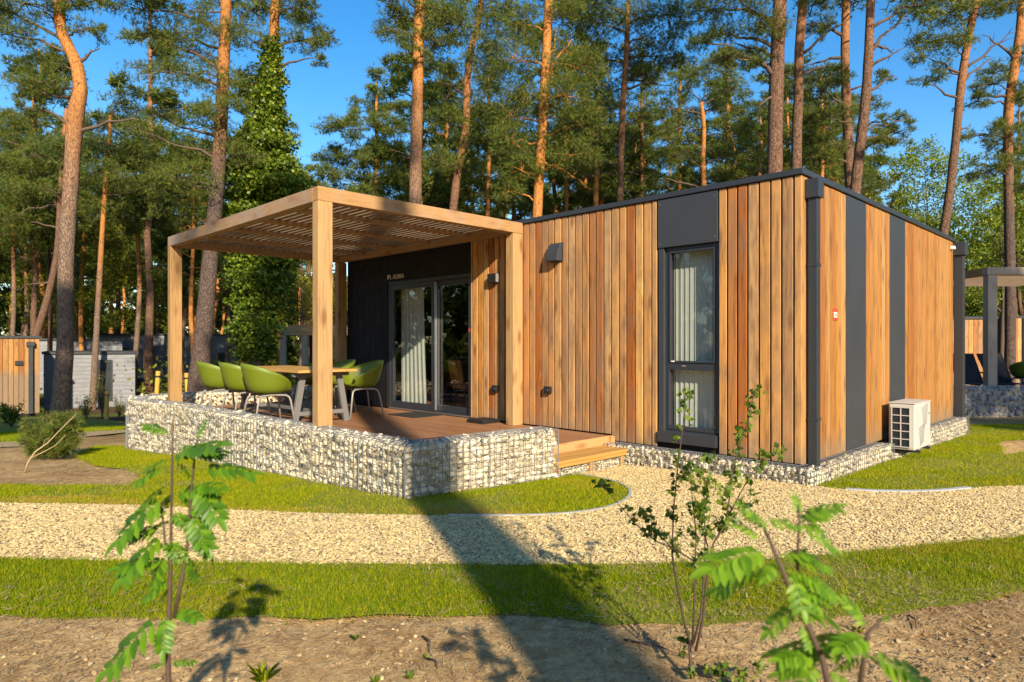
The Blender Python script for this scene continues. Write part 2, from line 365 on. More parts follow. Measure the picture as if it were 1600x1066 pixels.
def turf_mat():
    m, nt, bs = newmat('turf under the blades'); v = coords(nt)
    a = noise(nt, v, 1.3, 4, .6); b = noise(nt, v, 60, 5, .7)
    c = mix(nt, (.10, .13, .004), (.25, .26, .008), b)
    c = mix(nt, c, (.36, .26, .08), ramp(nt, a, [(.5, 0.0), (.72, .7)]))
    nt.links.new(c, bs.inputs['Base Color']); bs.inputs['Roughness'].default_value = .95; bump(nt, bs, b, .8, .02); return m
M['turf'] = turf_mat()
def gravel_mat():
    m, nt, bs = newmat('gravel bed'); v = coords(nt)
    vo = nd(nt, 'ShaderNodeTexVoronoi'); vo.inputs['Scale'].default_value = 62; nt.links.new(v, vo.inputs['Vector'])
    c = mix(nt, ramp(nt, mathn(nt, 'FRACT', mathn(nt, 'MULTIPLY', vo.outputs['Color'], 3.7)), [(0, (.42, .29, .13)), (.5, (.57, .43, .22)), (1, (.65, .52, .30))]), ramp(nt, vo.outputs['Distance'], [(.3, 1.0), (.75, .35)]), 1.0, 'MULTIPLY')
    nt.links.new(c, bs.inputs['Base Color']); bs.inputs['Roughness'].default_value = .9
    bump(nt, bs, ramp(nt, vo.outputs['Distance'], [(0, 1.0), (.7, 0.0)]), .9, .012); return m
M['gravel'] = gravel_mat()

# ================================================================== THE SETTING
rng = np.random.default_rng(7); random.seed(7)
def axis_pts(lo, hi, near_lo, near_hi, step, grow=1.25):
    a = list(np.arange(near_lo, near_hi + 1e-6, step)); s = step
    while a[-1] < hi: s *= grow; a.append(a[-1] + s)
    s = step
    while a[0] > lo: s *= grow; a.insert(0, a[0] - s)
    return np.array(a)
def vnoise(x, y, seed=0):
    r = np.random.default_rng(seed); z = np.zeros_like(x)
    for k in range(26):
        fr = 10 ** r.uniform(.35, 1.45); an = r.uniform(0, 6.28); ph = r.uniform(0, 6.28)
        z += np.sin((x * math.cos(an) + y * math.sin(an)) * fr + ph) / fr ** .7
    return z
xs = axis_pts(-500, 500, -7, 8, .11); ys = axis_pts(-80, 1200, 1.4, 12, .11)
gx, gy = np.meshgrid(xs, ys)
gz = terr(gx, gy) - .012 + np.clip(vnoise(gx, gy, 3) * .012, -.03, .009)
nx, ny = len(xs), len(ys)
ii, jj = np.meshgrid(np.arange(nx - 1), np.arange(ny - 1)); q = (jj * nx + ii).ravel()
add('ground', np.stack([gx.ravel(), gy.ravel(), gz.ravel()], 1), np.stack([q, q + 1, q + 1 + nx, q + nx], 1), M['soil'], smooth=True)['kind'] = 'structure'

def smooth_poly(pts, n=3):
    """Chaikin corner cutting"""
    p = [np.array(a) for a in pts]
    for _ in range(n):
        o = []
        for i in range(len(p)):
            a, b = p[i], p[(i + 1) % len(p)]; o += [a * .75 + b * .25, a * .25 + b * .75]
        p = o
    return [tuple(a) for a in p]
def sheet(name, poly, dz, m):
    bm = bmesh.new(); vs = [bm.verts.new((x, y, 0)) for x, y in poly]
    for t in tessellate_polygon([[Vector((x, y, 0)) for x, y in poly]]):
        try: bm.faces.new([vs[i] for i in t])
        except ValueError: pass
    x0, x1 = min(p[0] for p in poly), max(p[0] for p in poly); y0, y1 = min(p[1] for p in poly), max(p[1] for p in poly)
    for k in np.arange(math.floor(x0), x1, .4): bmesh.ops.bisect_plane(bm, geom=bm.verts[:] + bm.edges[:] + bm.faces[:], plane_co=(k, 0, 0), plane_no=(1, 0, 0))
    for k in np.arange(math.floor(y0) + .013, y1, .4): bmesh.ops.bisect_plane(bm, geom=bm.verts[:] + bm.edges[:] + bm.faces[:], plane_co=(0, k, 0), plane_no=(0, 1, 0))
    for v in bm.verts: v.co.z = float(terr(v.co.x, v.co.y)) + dz
    bmesh.ops.recalc_face_normals(bm, faces=bm.faces)
    if sum(f.normal.z for f in bm.faces) < 0: bmesh.ops.reverse_faces(bm, faces=bm.faces)
    me = bpy.data.meshes.new(name); bm.to_mesh(me); bm.free(); me.materials.append(m)
    return put(add_me(name, me), kind='structure')
def inside(poly, x, y):
    p = np.array(poly); c = np.zeros(len(x), bool); j = len(p) - 1
    for i in range(len(p)):
        xi, yi = p[i]; xj, yj = p[j]
        if yi != yj:
            c ^= ((yi > y) != (yj > y)) & (x < (xj - xi) * (y - yi) / (yj - yi) + xi)
        j = i
    return c
def G_(l): return [G(a, b) for a, b in l]
def LL(l): return [tuple(Lxy(a, b)) for a, b in l]
edge_up = [(-260, 784), (-60, 787), (80, 788), (200, 790), (320, 796), (450, 802), (600, 806), (760, 807), (860, 806), (930, 799), (972, 787), (988, 772), (978, 759), (945, 749), (905, 742), (880, 737)]
edge_lo = [(1900, 815), (1700, 830), (1600, 840), (1500, 848), (1400, 858), (1270, 869), (1150, 878), (1000, 882), (850, 884), (600, 882), (450, 882), (300, 880), (150, 877), (0, 874), (-120, 872), (-300, 868)]
edge_r = [(1290, 763), (1340, 768), (1400, 770), (1470, 769), (1520, 763), (1560, 761), (1620, 760), (1750, 757), (1900, 752)]
def smooth_open(p, n=3):
    for _ in range(n):
        o = [p[0]]
        for a, b in zip(p[:-1], p[1:]): o += [(a[0] * .75 + b[0] * .25, a[1] * .75 + b[1] * .25), (a[0] * .25 + b[0] * .75, a[1] * .25 + b[1] * .75)]
        p = o + [p[-1]]
    return p
edge_up = smooth_open(edge_up, 2); edge_r = smooth_open(edge_r, 2); edge_lo = smooth_open(edge_lo, 1)
path_poly = G_(edge_up) + LL([(-2.1, -1.4), (-2.1, -.1), (0, -.1), (.1, -.1)]) + G_(edge_r) + G_(edge_lo)
sheet('gravel_path', path_poly, .004, M['gravel'])
lawn_poly = G_(edge_up[:-1]) + LL([(-2.0, -1.5), (-2.1, -3.15), (-4.1, -3.16), (-6.9, -3.18), (-8.6, -3.3), (-9.4, -3.2)]) + G_([(150, 697), (118, 712), (150, 728), (205, 735), (222, 748), (200, 758), (100, 759), (0, 757), (-100, 755), (-260, 752)])
sheet('lawn', lawn_poly, .003, M['turf'])
fore_poly = G_(edge_lo[::-1]) + G_([(1900, 870), (1700, 903), (1640, 912), (1600, 922), (1545, 938), (1500, 945), (1440, 950), (1400, 962), (1330, 962), (1250, 972), (1180, 970), (1100, 979), (1020, 974), (950, 978), (880, 966), (800, 959), (700, 964), (600, 960), (500, 968), (400, 963), (300, 969), (200, 965), (100, 967), (0, 963), (-120, 966), (-300, 960)])
sheet('verge_lawn', fore_poly, .003, M['turf'])
right_poly = G_(edge_r) + G_([(1900, 712), (1700, 716), (1600, 706), (1568, 712), (1560, 690)]) + G_([(1640, 684), (1900, 680), (1900, 666), (1640, 664), (1520, 664)]) + LL([(.1, 6.8), (.1, 5.0), (.1, 0.0)])
sheet('side_lawn', right_poly, .003, M['turf'])
back_poly = G_([(-300, 700), (-60, 692), (60, 690), (120, 676), (190, 672), (200, 660), (120, 650), (0, 655), (-300, 655)])
sheet('back_lawn', back_poly, .003, M['turf'])
for l in ([(-300, 712), (-60, 702), (60, 697), (130, 683), (198, 676), (198, 672), (120, 676), (60, 690), (-60, 692), (-300, 700)],):
    sheet('side_path', G_(l), .006, M['gravel'])

def strip(name, pts, wd, z0, z1, m):
    b = MB(); n = len(pts); p = [np.array(a) for a in pts]
    for i in range(n):
        d = p[min(i + 1, n - 1)] - p[max(i - 1, 0)]; d /= np.linalg.norm(d); nn = np.array([-d[1], d[0]]) * wd / 2
        for q_ in (p[i] + nn, p[i] - nn):
            z = float(terr(*q_)); b.v += [(q_[0], q_[1], z + z0), (q_[0], q_[1], z + z1)]
    for i in range(n - 1):
        a, c = 4 * i, 4 * i + 4
        b.f += [(a + 1, a + 3, c + 3, c + 1), (a, a + 1, c + 1, c), (a + 3, a + 2, c + 2, c + 3)]
    return b.make(name, m)
def dense(pts, n=6):
    o = []
    for i in range(len(pts) - 1):
        for k in range(n): t = k / n; o.append((pts[i][0] * (1 - t) + pts[i + 1][0] * t, pts[i][1] * (1 - t) + pts[i + 1][1] * t))
    return o + [pts[-1]]
put(strip('kerb', [p for p, q in zip(G_(edge_up), edge_up) if q[0] > 690 and q[1] > 741], .028, -.03, .014, M['kerb']), kind='structure')
put(strip('kerb', [p for p, q in zip(G_(edge_r), edge_r) if 1310 < q[0] < 1520], .055, -.03, .020, M['kerb']), kind='structure')
put(strip('kerb', [p for p, q in zip(G_(edge_up), edge_up) if q[0] < 700 and q[1] < 820], .014, -.03, .006, M['kerb']), kind='structure')

# ---- grass blades, gravel chips, needle litter: uncountable stuff made of real faces
def scatter(poly, n, r):
    p = np.array(poly); lo, hi = p.min(0), p.max(0); X = []; tot = 0
    while tot < n:
        a = r.uniform(lo, hi, (n * 2, 2)); a = a[inside(poly, a[:, 0], a[:, 1])]; X.append(a); tot += len(a)
    return np.concatenate(X)[:n]
def clip_view(poly, ymax=11.5, margin=.12):
    """keep blades where the frame (plus a margin of a step to the side) can see them"""
    return lambda a: (a[:, 1] < ymax) & (np.abs(a[:, 0]) < a[:, 1] * .80 + 1.2)
def blades(name, poly, dens, hgt, wid, seed, label, base=.0, ymax=12, m='grass'):
    r = np.random.default_rng(seed); p = np.array(poly); lo, hi = p.min(0).copy(), p.max(0).copy()
    lo[0] = max(lo[0], -11); hi[0] = min(hi[0], 12); hi[1] = min(hi[1], ymax)
    n = int((hi - lo).prod() * dens); a = r.uniform(lo, hi, (n, 2))
    a = a[inside(poly, a[:, 0], a[:, 1]) & clip_view(poly, ymax)(a)]
    # thin out patches
    a = a + r.normal(size=a.shape) * np.array([.03, .022]) * np.clip(a[:, 1:] / 5, .6, 1.2)
    st_ = r.random(len(a)) < .05; a[st_] += r.normal(size=(int(st_.sum()), 2)) * np.array([.12, .07])
    keep = r.random(len(a)) < np.clip(.68 + .6 * vnoise(a[:, 0] * .8, a[:, 1] * .8, seed), .26, 1); a = a[keep]; n = len(a)
    an = r.uniform(0, 6.283, n); h = hgt * r.uniform(.45, 1.25, n); ln = h * r.uniform(.2, 1.1, n); la = r.uniform(0, 6.283, n); wd = wid * r.uniform(.7, 1.3, n)
    c = np.stack([a[:, 0], a[:, 1], terr(a[:, 0], a[:, 1]) + base], 1)
    s = np.stack([np.cos(an), np.sin(an), 0 * an], 1) * wd[:, None] / 2
    t = np.stack([np.cos(la) * ln, np.sin(la) * ln, h], 1)
    v = np.stack([c - s, c + s, c + t], 1).reshape(-1, 3); f = np.arange(3 * n).reshape(-1, 3)
    o = add(name, v, f, M[m]); put(o, label, 'grass', kind='stuff'); return o
blades('grass', fore_poly, 24000, .029, .0044, 1, 'short green grass strip along the near side of the gravel path')
blades('grass', lawn_poly, 12000, .026, .0058, 2, 'lawn grass between the gravel path and the stone terrace wall', m='grass_lawn')
blades('grass', right_poly, 8000, .026, .0072, 3, 'lawn grass beside the air conditioner wall', ymax=13, m='grass_lawn')
blades('grass', back_poly, 3000, .04, .012, 4, 'shaded grass behind the young pine bush', ymax=17)
dry_poly = G_([q for q in edge_up if q[0] < 900]) + G_([(a, b_ - 9 - 4 * math.sin(a * .013)) for a, b_ in edge_up if a < 900][::-1])
blades('grass', dry_poly, 9000, .022, .006, 21, 'dry yellow grass fringe along the far edge of the gravel path', m='grass_dry')
blades('grass', G_([(1350, 862), (1420, 857), (1520, 848), (1560, 846), (1540, 858), (1460, 868), (1380, 872)]), 7000, .024, .005, 22, 'dry orange patch in the near grass strip on the right', m='grass_dry')
def chips(name, poly, n, r0, r1, m, seed, label, cat, dz=.006, flat=.65):
    r = np.random.default_rng(seed); a = scatter(poly, n, r); a = a[clip_view(poly)(a)]; n = len(a)
    k5 = np.arange(5) * 2 * math.pi / 5
    base = np.concatenate([np.stack([np.cos(k5), np.sin(k5), -.35 + 0 * k5], 1), [(0, 0, .8)]])
    fc = np.array([(i, (i + 1) % 5, 5) for i in range(5)])
    v = base[None] * r.uniform(.6, 1.25, (n, 6, 1)) + r.uniform(-.25, .25, (n, 6, 3))
    sc = r.uniform(r0, r1, (n, 1, 1)) * np.concatenate([r.uniform(.8, 1.4, (n, 1, 2)), np.full((n, 1, 1), flat)], 2); v = v * sc
    an = r.uniform(0, 6.283, n); c, s = np.cos(an)[:, None], np.sin(an)[:, None]
    tl = r.uniform(-.5, .5, (n, 1)); x = v[..., 0]; y = v[..., 1]; z = v[..., 2]
    z2 = z + tl * x; X = x * c - y * s; Y = x * s + y * c
    g = np.stack([X + a[:, :1], Y + a[:, 1:], z2 + (terr(a[:, 0], a[:, 1]) + dz + r.uniform(-.002, .006, n))[:, None]], 2).reshape(-1, 3)
    f = (fc[None] + (np.arange(n) * 6)[:, None, None]).reshape(-1, 3)
    o = add(name, g, f, m); put(o, label, cat, kind='stuff'); return o
chips('gravel', path_poly, 92000, .0060, .0125, M['pebble'], 5, 'loose yellow gravel chips covering the curved path', 'gravel')
dirt_poly = [(-4.6, 1.6), (4.6, 1.6), (6, 4.8), (-6, 4.8)]
def litter(name, poly, n, seed, label, l0=.015, l1=.05, avoid=(), lift=.0):
    r = np.random.default_rng(seed); a = scatter(poly, n, r)
    for p in avoid: a = a[~inside(p, a[:, 0], a[:, 1])]
    n = len(a); an = r.normal(.35, .9, n); L = r.uniform(l0, l1, n); wd = r.uniform(.0012, .0030, n)
    d = np.stack([np.cos(an), np.sin(an), r.uniform(-.12, .22, n)], 1) * L[:, None]; s = np.stack([-np.sin(an), np.cos(an), 0 * an], 1) * wd[:, None]
    z = terr(a[:, 0], a[:, 1]) - .010 + np.clip(vnoise(a[:, 0], a[:, 1], 3) * .012, -.03, .009)
    c = np.stack([a[:, 0], a[:, 1], z + .005 + lift], 1)
    v = np.stack([c - s, c + s, c + d + s * .6, c + d - s * .6], 1).reshape(-1, 3); f = np.arange(4 * n).reshape(-1, 4)
    return put(add(name, v, f, M['debris']), label, 'needle litter', kind='stuff')
litter('needle_litter', dirt_poly, 60000, 9, 'dry straw and pine needles on the bare soil in front', avoid=(fore_poly, path_poly))
litter('needle_litter', G_([(-120, 757), (230, 757), (205, 735), (118, 712), (150, 697), (60, 695), (-120, 705)]), 9000, 10, 'dry straw on the bare bed round the young pine bush', .03, .09)
litter('needle_litter', fore_poly, 3500, 19, 'brown pine needles fallen on the near grass strip', .02, .06, lift=.02)
chips('soil_crumbs', dirt_poly, 11000, .003, .012, M['debris'], 11, 'small crumbs and pebbles on the bare soil in front', 'soil', dz=-.008)

# ================================================================== THE CABIN
CZ = LZ(0, 0)
def at(u, v, z=0.0): p = Lxy(u, v); return (p[0], p[1], z)
DK = .19                                            # deck level
CL = -8.34                                          # left end of the cabin
WT = 2.935                                          # top of the cladding
cabin = empty('cabin', at(0, 0, 0), TH, 'flat roofed wooden cabin with vertical larch boards and dark window panels', 'cabin')
b = MB()
DU0, DU1, DT = -7.03, -4.86, 2.36                   # sliding door opening
WU0, WU1, WB, WTO = -1.61, -.87, .19, 2.385         # window opening
for a in ((CL, DU0, .05, WT), (DU0, DU1, DT, WT), (DU0, DU1, .02, DK - .01), (DU1, WU0, .05, WT), (WU0, WU1, WTO, WT), (WU0, WU1, .05, WB), (WU1, -.03, .05, WT)):
    b.box(a[0], a[1], .030, .14, a[2], a[3])
b.box(-.14, -.030, .141, 6.1, .05, WT); b.box(CL, CL + .11, .141, 6.1, .05, WT); b.box(CL + .111, -.141, 5.98, 6.1, .05, WT)
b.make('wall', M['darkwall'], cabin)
b = MB(); b.box(CL + .12, -.15, .15, 5.97, .10, .17); b.make('floor', M['deck'], cabin)
b = MB(); b.box(CL + .12, -.15, 3.2, 3.28, .171, 2.7); b.box(-3.4, -3.32, .15, 3.19, .171, 2.7); b.box(CL + .12, -.15, .15, 3.19, 2.701, 2.76)
b.make('inner_wall', M['interior'], cabin)
roof = MB().box(CL - .03, .025, -.025, 6.13, WT + .004, WT + .062).make('roof', M['anth'], cabin, bevel=.006)
# cladding of the front: edges measured board by board
FR = [-3.753, -3.65, -3.53, -3.419, -3.304, -3.191, -3.069, -2.96, -2.843, -2.728, -2.615, -2.504, -2.386, -2.27, -2.156, -2.045, -1.926, -1.811, -1.697, -1.622]
FR2 = [-.868, -.768, -.655, -.544, -.422, -.303, -.193, -.074, 0.0]
FL = [-4.858, -4.815, -4.694, -4.575, -4.458, -4.343, -4.236, -4.118, -4.000, -3.88, -3.753]
def plank(u0, u1, z0, z1, m='clad', gap=.019):
    dv = random.uniform(-.003, .003)
    return box_obj('plank', M[m], cabin, u0 + gap / 2, u1 - gap / 2 + (.0 if u1 < -.01 else gap / 2), dv, .026, z0, z1, .004)
for seq, z0f in ((FL, lambda u: DK + .012), (FR, lambda u: (DK + .012 if u < -2.3 else .13)), (FR2, lambda u: .13)):
    for a, c in zip(seq[:-1], seq[1:]): plank(a, c, z0f((a + c) / 2), WT - .003)
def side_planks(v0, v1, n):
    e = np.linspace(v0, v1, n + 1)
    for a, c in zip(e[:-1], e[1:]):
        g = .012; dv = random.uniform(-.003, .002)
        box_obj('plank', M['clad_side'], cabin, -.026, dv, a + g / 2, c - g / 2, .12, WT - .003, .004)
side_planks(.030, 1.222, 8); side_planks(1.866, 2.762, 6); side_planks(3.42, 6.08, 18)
for a, c in ((1.226, 1.862), (2.766, 3.416)):
    box_obj('facade_panel', M['anth2'], cabin, -.026, .004, a, c, .12, WT - .003, .003)
p = box_obj('facade_panel', M['anth2'], cabin, WU0, WU1 - .004, -.008, .026, WTO, WT - .003, .003)
for uu, zz in ((WU0 + .03, WTO + .04), (WU1 - .035, WTO + .055), (WU0 + .03, WT - .06), (WU1 - .035, WT - .06)):
    o = MB().tube([(uu, -.0105, zz), (uu, -.006, zz)], .006, 8).make('screw', M['alu'], cabin)
# dark entrance wall left of and above the door
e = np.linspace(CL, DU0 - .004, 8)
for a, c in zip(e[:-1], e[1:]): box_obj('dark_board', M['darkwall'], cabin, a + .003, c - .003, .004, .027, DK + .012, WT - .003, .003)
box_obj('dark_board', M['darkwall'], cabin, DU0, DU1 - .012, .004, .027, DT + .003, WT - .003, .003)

def downpipe(v0, v1, u0, u1, z0, ztop, hz, hx=.035, label=None):
    dp = MB().box(u0, u1, v0, v1, z0, hz).make('downpipe', M['anth'], cabin, bevel=.006)
    MB().box(u0 - .02, u1 + hx, v0 - hx, v1 + hx, hz + .001, ztop).make('rain_hopper', M['anth'], dp, bevel=.004)
    for zz in (.55, 2.05): MB().box(u0 + .001, u1 + .004, v0 - .004, v1 + .004, zz, zz + .03).make('pipe_clip', M['anth'], dp)
downpipe(.10, .185, .024, .112, .10, 2.90, 2.715, .024)
downpipe(6.10, 6.24, .0, .13, .08, 2.93, 2.72)
# motion sensor near the far hopper
MB().box(.003, .06, 5.86, 5.94, 2.80, 2.85).make('sensor', M['white'], cabin, bevel=.004)

# ---- tall window beside the corner
win = empty('window', (0, 0, 0)); win.parent = cabin
wv = .075
b = MB(); fw = .045
b.box(WU0 + .075, WU1 - .012, wv - .03, wv + .05, WTO - fw, WTO - .001)
b.box(WU0 + .075, WU1 - .012, wv - .03, wv + .05, .33, .33 + fw)
b.box(WU0 + .075, WU0 + .075 + fw, wv - .03, wv + .05, .3301 + fw, WTO - fw - .0001); b.box(WU1 - .012 - fw, WU1 - .012, wv - .03, wv + .05, .3301 + fw, WTO - fw - .0001)
b.box(WU0 + .0751 + fw, WU1 - .0121 - fw, wv - .03, wv + .05, 1.005, 1.085)
b.make('frame', M['frame'], win, bevel=.005)
b = MB()      # opening sash of the upper light
x0, x1, z0, z1 = WU0 + .075 + fw, WU1 - .012 - fw, 1.086, WTO - fw - .001; s_ = .022
b.box(x0, x1, wv - .042, wv - .008, z1 - s_, z1); b.box(x0, x1, wv - .042, wv - .008, z0, z0 + s_); b.box(x0, x0 + s_, wv - .042, wv - .008, z0 + s_, z1 - s_); b.box(x1 - s_, x1, wv - .042, wv - .008, z0 + s_, z1 - s_)
b.make('sash', M['frame'], win, bevel=.004)
MB().box(x0 + s_, x1 - s_, wv + .005, wv + .011, z0 + s_, z1 - s_).make('pane', M['glass'], win)
MB().box(x0, x1, wv + .005, wv + .011, .33 + fw, 1.005).make('pane', M['glass'], win)
MB().box(WU0 + .003, WU0 + .073, .004, wv + .05, .30, WTO - .003).make('reveal', M['anth2'], win, bevel=.003)
MB().prism([(-.03, .19), (.12, .19), (.12, .325), (.045, .325), (-.022, .30), (-.03, .30)], WU0 + .003, WU1 - .013, 'x').make('sill', M['anth'], win, bevel=.003)
MB().box(x0 + .03, x0 + .075, wv - .0445, wv - .042, z0 + .008, z0 + .022).make('sticker', M['white'], win)
for zz, xx in ((1.045, x0 + .16), (.36, x0 + .12)): MB().box(xx, xx + .05, wv - .034, wv - .0301, zz, zz + .012).make('drain_cap', M['legmetal'], win)

def curtain(name, u0, u1, v, z0, z1, amp, folds, label, seed, flare=0.0):
    r = random.Random(seed); n = folds * 10; b = MB(); rows = 9
    ph = [r.uniform(0, 6.28) for _ in range(4)]
    for k in range(rows + 1):
        t = k / rows; z = z0 + (z1 - z0) * t
        for i in range(n + 1):
            s = i / n; uu = u0 + (u1 - u0) * s + flare * (1 - t) ** 1.5 * s
            b.v.append((uu, amp * (math.sin(folds * 6.283 * s + ph[0]) + .5 * math.sin(folds * 2.1 * 6.283 * s + ph[1] + t * .7)) * (.65 + .35 * (1 - t)), z))
    for k in range(rows):
        for i in range(n): a = k * (n + 1) + i; b.f.append((a, a + 1, a + n + 2, a + n + 1))
    cx_ = (u0 + u1) / 2
    b.v = [(x - cx_, y, z - z0) for x, y, z in b.v]
    o = b.make(name, M['curtain'], None, True, loc=at(cx_, v, z0), rot=(0, 0, TH))
    return put(o, label, 'curtain')
curtain('curtain', -1.52, -1.02, .185, .185, 2.36, .006, 8, 'pale pleated curtain behind the tall corner window', 3)
curtain('curtain', -6.95, -6.30, .22, .185, 2.33, .011, 6, 'long pale green curtain inside the left pane of the sliding door', 4, .10)

# ---- sliding door
door = empty('sliding_door', (0, 0, 0)); door.parent = cabin
b = MB(); o_ = .06
b.box(DU0, DU1, .02, .135, DT - o_, DT - .001); b.box(DU0, DU1, .02, .135, DK - .005, DK + .035)
b.box(DU0, DU0 + o_, .02, .135, DK + .036, DT - o_ - .001); b.box(DU1 - o_, DU1, .02, .135, DK + .036, DT - o_ - .001)
b.make('frame', M['frame'], door, bevel=.004)
def leaf(u0, u1, v0, v1, nm, handle=None):
    zb, zt, s = DK + .037, DT - o_ - .002, .085
    b = MB(); b.box(u0, u1, v0, v1, zb, zb + .10); b.box(u0, u1, v0, v1, zt - s, zt)
    b.box(u0, u0 + s, v0, v1, zb + .1001, zt - s - .0001); b.box(u1 - s, u1, v0, v1, zb + .1001, zt - s - .0001)
    lf = b.make('door_leaf', M['frame'], door, bevel=.004)
    vm = (v0 + v1) / 2
    MB().box(u0 + s + .001, u1 - s - .001, vm - .004, vm + .004, zb + .101, zt - s - .001).make('pane', M['glass'], lf)
    return lf
UM = -5.80
lf = leaf(DU0 + o_ + .001, UM + .05, .025, .070, 'l')
MB().box(UM + .051, UM + .062, .022, .068, DK + .05, DT - .08).make('edge_strip', M['alu'], lf)
lf2 = leaf(UM - .03, DU1 - o_ - .001, .080, .125, 'r')
MB().box(UM + .09, UM + .098, .0765, .0795, DK + .14, DT - .2).make('edge_strip', M['alu'], lf2)
MB().box(DU0 + .02, DU1 - .02, .012, .019, DK + .003, DK + .022).make('threshold', M['alu'], door)
# round red sticker on the right jamb
MB().tube([(DU1 - .035, .0195, 1.50), (DU1 - .035, .0165, 1.50)], .028, 16).make('round_sticker', M['red'], door)

def text_mesh(txt, size, ext, m):
    cu = bpy.data.curves.new('txt', 'FONT'); cu.body = txt; cu.size = size; cu.extrude = ext; cu.align_x = 'LEFT'
    o = bpy.data.objects.new('txt', cu); me = bpy.data.meshes.new_from_object(o); bpy.data.objects.remove(o); me.materials.append(m)
    return me
sg = empty('lettering_sign', at(-7.02, -.002, 2.40), TH, 'small pale raised letters on the dark wall above the sliding door', 'sign')
me = text_mesh('ADRIA', .105, .004, M['letter'])
o = add_me('letters', me, sg, loc=(.155, 0, .0), rot=(R(90), 0, 0)); o.scale = (1.05, 1, 1)
b = MB()      # emblem: small arch like mark left of the letters
b.prism([(0, 0), (.028, 0), (.028, .05), (.045, .062), (.062, .05), (.062, .03), (.085, 0), (.108, 0), (.092, .05), (.075, .078), (.02, .078), (0, .06)], -.004, .004)
b.make('emblem', M['letter'], sg)

# ---- things fixed to the front wall
vt = empty('vent_hood', at(-3.145, 0, 2.37), TH, 'dark metal ventilation cowl on the larch wall right of the pergola', 'vent')
b = MB(); hw = .098
pr = [(-.006, .0), (-.006, .225), (-.035, .228), (-.060, .20), (-.095, .11), (-.118, .015), (-.118, .0)]
b.prism(pr, -hw, hw, 'x'); o = b.make('cowl', M['anth2'], vt, bevel=.004)
MB().box(-hw - .012, hw + .012, -.0055, .0, -.01, .24).make('back_plate', M['anth'], vt)
wl = empty('wall_lamp', at(-4.31, 0, 2.17), TH, 'black box wall lamp on the boards under the pergola', 'lamp')
MB().box(-.085, .085, -.085, -.004, 0, .125).make('housing', M['black'], wl, bevel=.005)
MB().box(.0855, .090, -.08, -.01, .005, .12).make('side_cap', M['acgrey'], wl)
MB().box(-.06, .06, -.0035, 0, .01, .115).make('back_plate', M['black'], wl)
for uu, zz, lab in ((-3.28, .645, 'black power socket low on the wall left of the tall window'), (-4.29, .615, 'black power socket low on the boards beside the sliding door')):
    s_o = empty('power_socket', at(uu, 0, zz), TH, lab, 'socket', 'black outdoor sockets on the front wall')
    MB().box(-.052, .052, -.055, -.004, 0, .09).make('housing', M['black'], s_o, bevel=.004)
    MB().box(-.045, .045, -.061, -.0555, .012, .083).make('flap', M['black'], s_o, bevel=.002)
    MB().box(.02, .032, -.0625, -.0612, .04, .055).make('latch', M['legmetal'], s_o)
    MB().box(-.04, .04, -.0035, 0, .01, .08).make('back_plate', M['black'], s_o)
ns = empty('house_number', at(0, .885, 1.545), TH, 'small red number plate on the sunny side wall', 'sign')
MB().box(.0005, .006, -.068, .068, 0, .125).make('plate', M['red'], ns, bevel=.001)
MB().box(.0065, .0075, -.048, .048, .032, .088).make('white_field', M['white'], ns)
me = text_mesh('E30', .05, .0006, M['ink'])
add_me('number', me, ns, loc=(.0085, -.043, .042), rot=(R(90), 0, R(90)))

# ---- air conditioner on the side wall
ac = empty('air_conditioner', at(.06, 2.40, -.02), TH, 'off white outdoor air conditioner unit hung on the side wall', 'air conditioner')
A0, A1, B0, B1, Z0, Z1 = 0.03, .31, 0.0, .70, .05, .60      # depth (u), width (v), height
b = MB().box(A0, A1, B0, B1, Z0, Z1); b.make('casing', M['acwhite'], ac, bevel=.014)
MB().box(A0 - .006, A1 + .008, B0 - .008, B1 + .008, Z1 + .001, Z1 + .012).make('top_cover', M['acwhite'], ac, bevel=.005)
gr = MB().box(A0 + .04, A1 - .055, B0 - .004, B0 - .0005, Z0 + .04, Z1 - .05).make('condenser', M['acdark'], ac)
b = MB(); gz0, gz1, gx0, gx1 = Z0 + .035, Z1 - .045, A0 + .035, A1 - .05
for i in range(6): z = gz0 + (gz1 - gz0) * i / 5; b.box(gx0, gx1, -.015, -.005, z - .005, z + .005)
for i in range(3): x = gx0 + (gx1 - gx0) * i / 2; b.box(x - .005, x + .005, -.0155, -.0045, gz0 - .004, gz1 + .004)
b.make('guard_grid', M['acwhite'], ac)
for za, zb, va, vb in ((.30, .53, .30, .56), (.09, .30, .16, .42)):     # slanted louvres stamped into the front
    b = MB()
    for i in range(9):
        t = i / 8; z = za + (zb - za) * t
        b.bar((A1 + .002, va + .05 * (1 - t), z), (A1 + .002, vb - .06 + .06 * t, z + .05), .006, .011, (1, 0, 0))
    b.make('louvre', M['acgrey'], ac)
MB().box(A1 + .001, A1 + .010, B1 - .10, B1 - .03, .445, .46).make('handle', M['acgrey'], ac)
for vv in (.12, .56):
    b = MB().box(-.055, A1 + .02, vv, vv + .035, .012, .046); b.box(-.058, -.03, vv, vv + .035, .047, .30); b.make('bracket', M['anth'], ac)
    MB().tube([(A1 - .02, vv + .018, .046), (A1 - .02, vv + .018, .052)], .02, 8).make('rubber_foot', M['black'], ac)
b = MB().tube([(.05, B1 + .02, .2), (-.01, B1 + .05, .2), (-.02, B1 + .06, -.02)], .02, 8); b.make('pipe', M['acwhite'], ac, True)

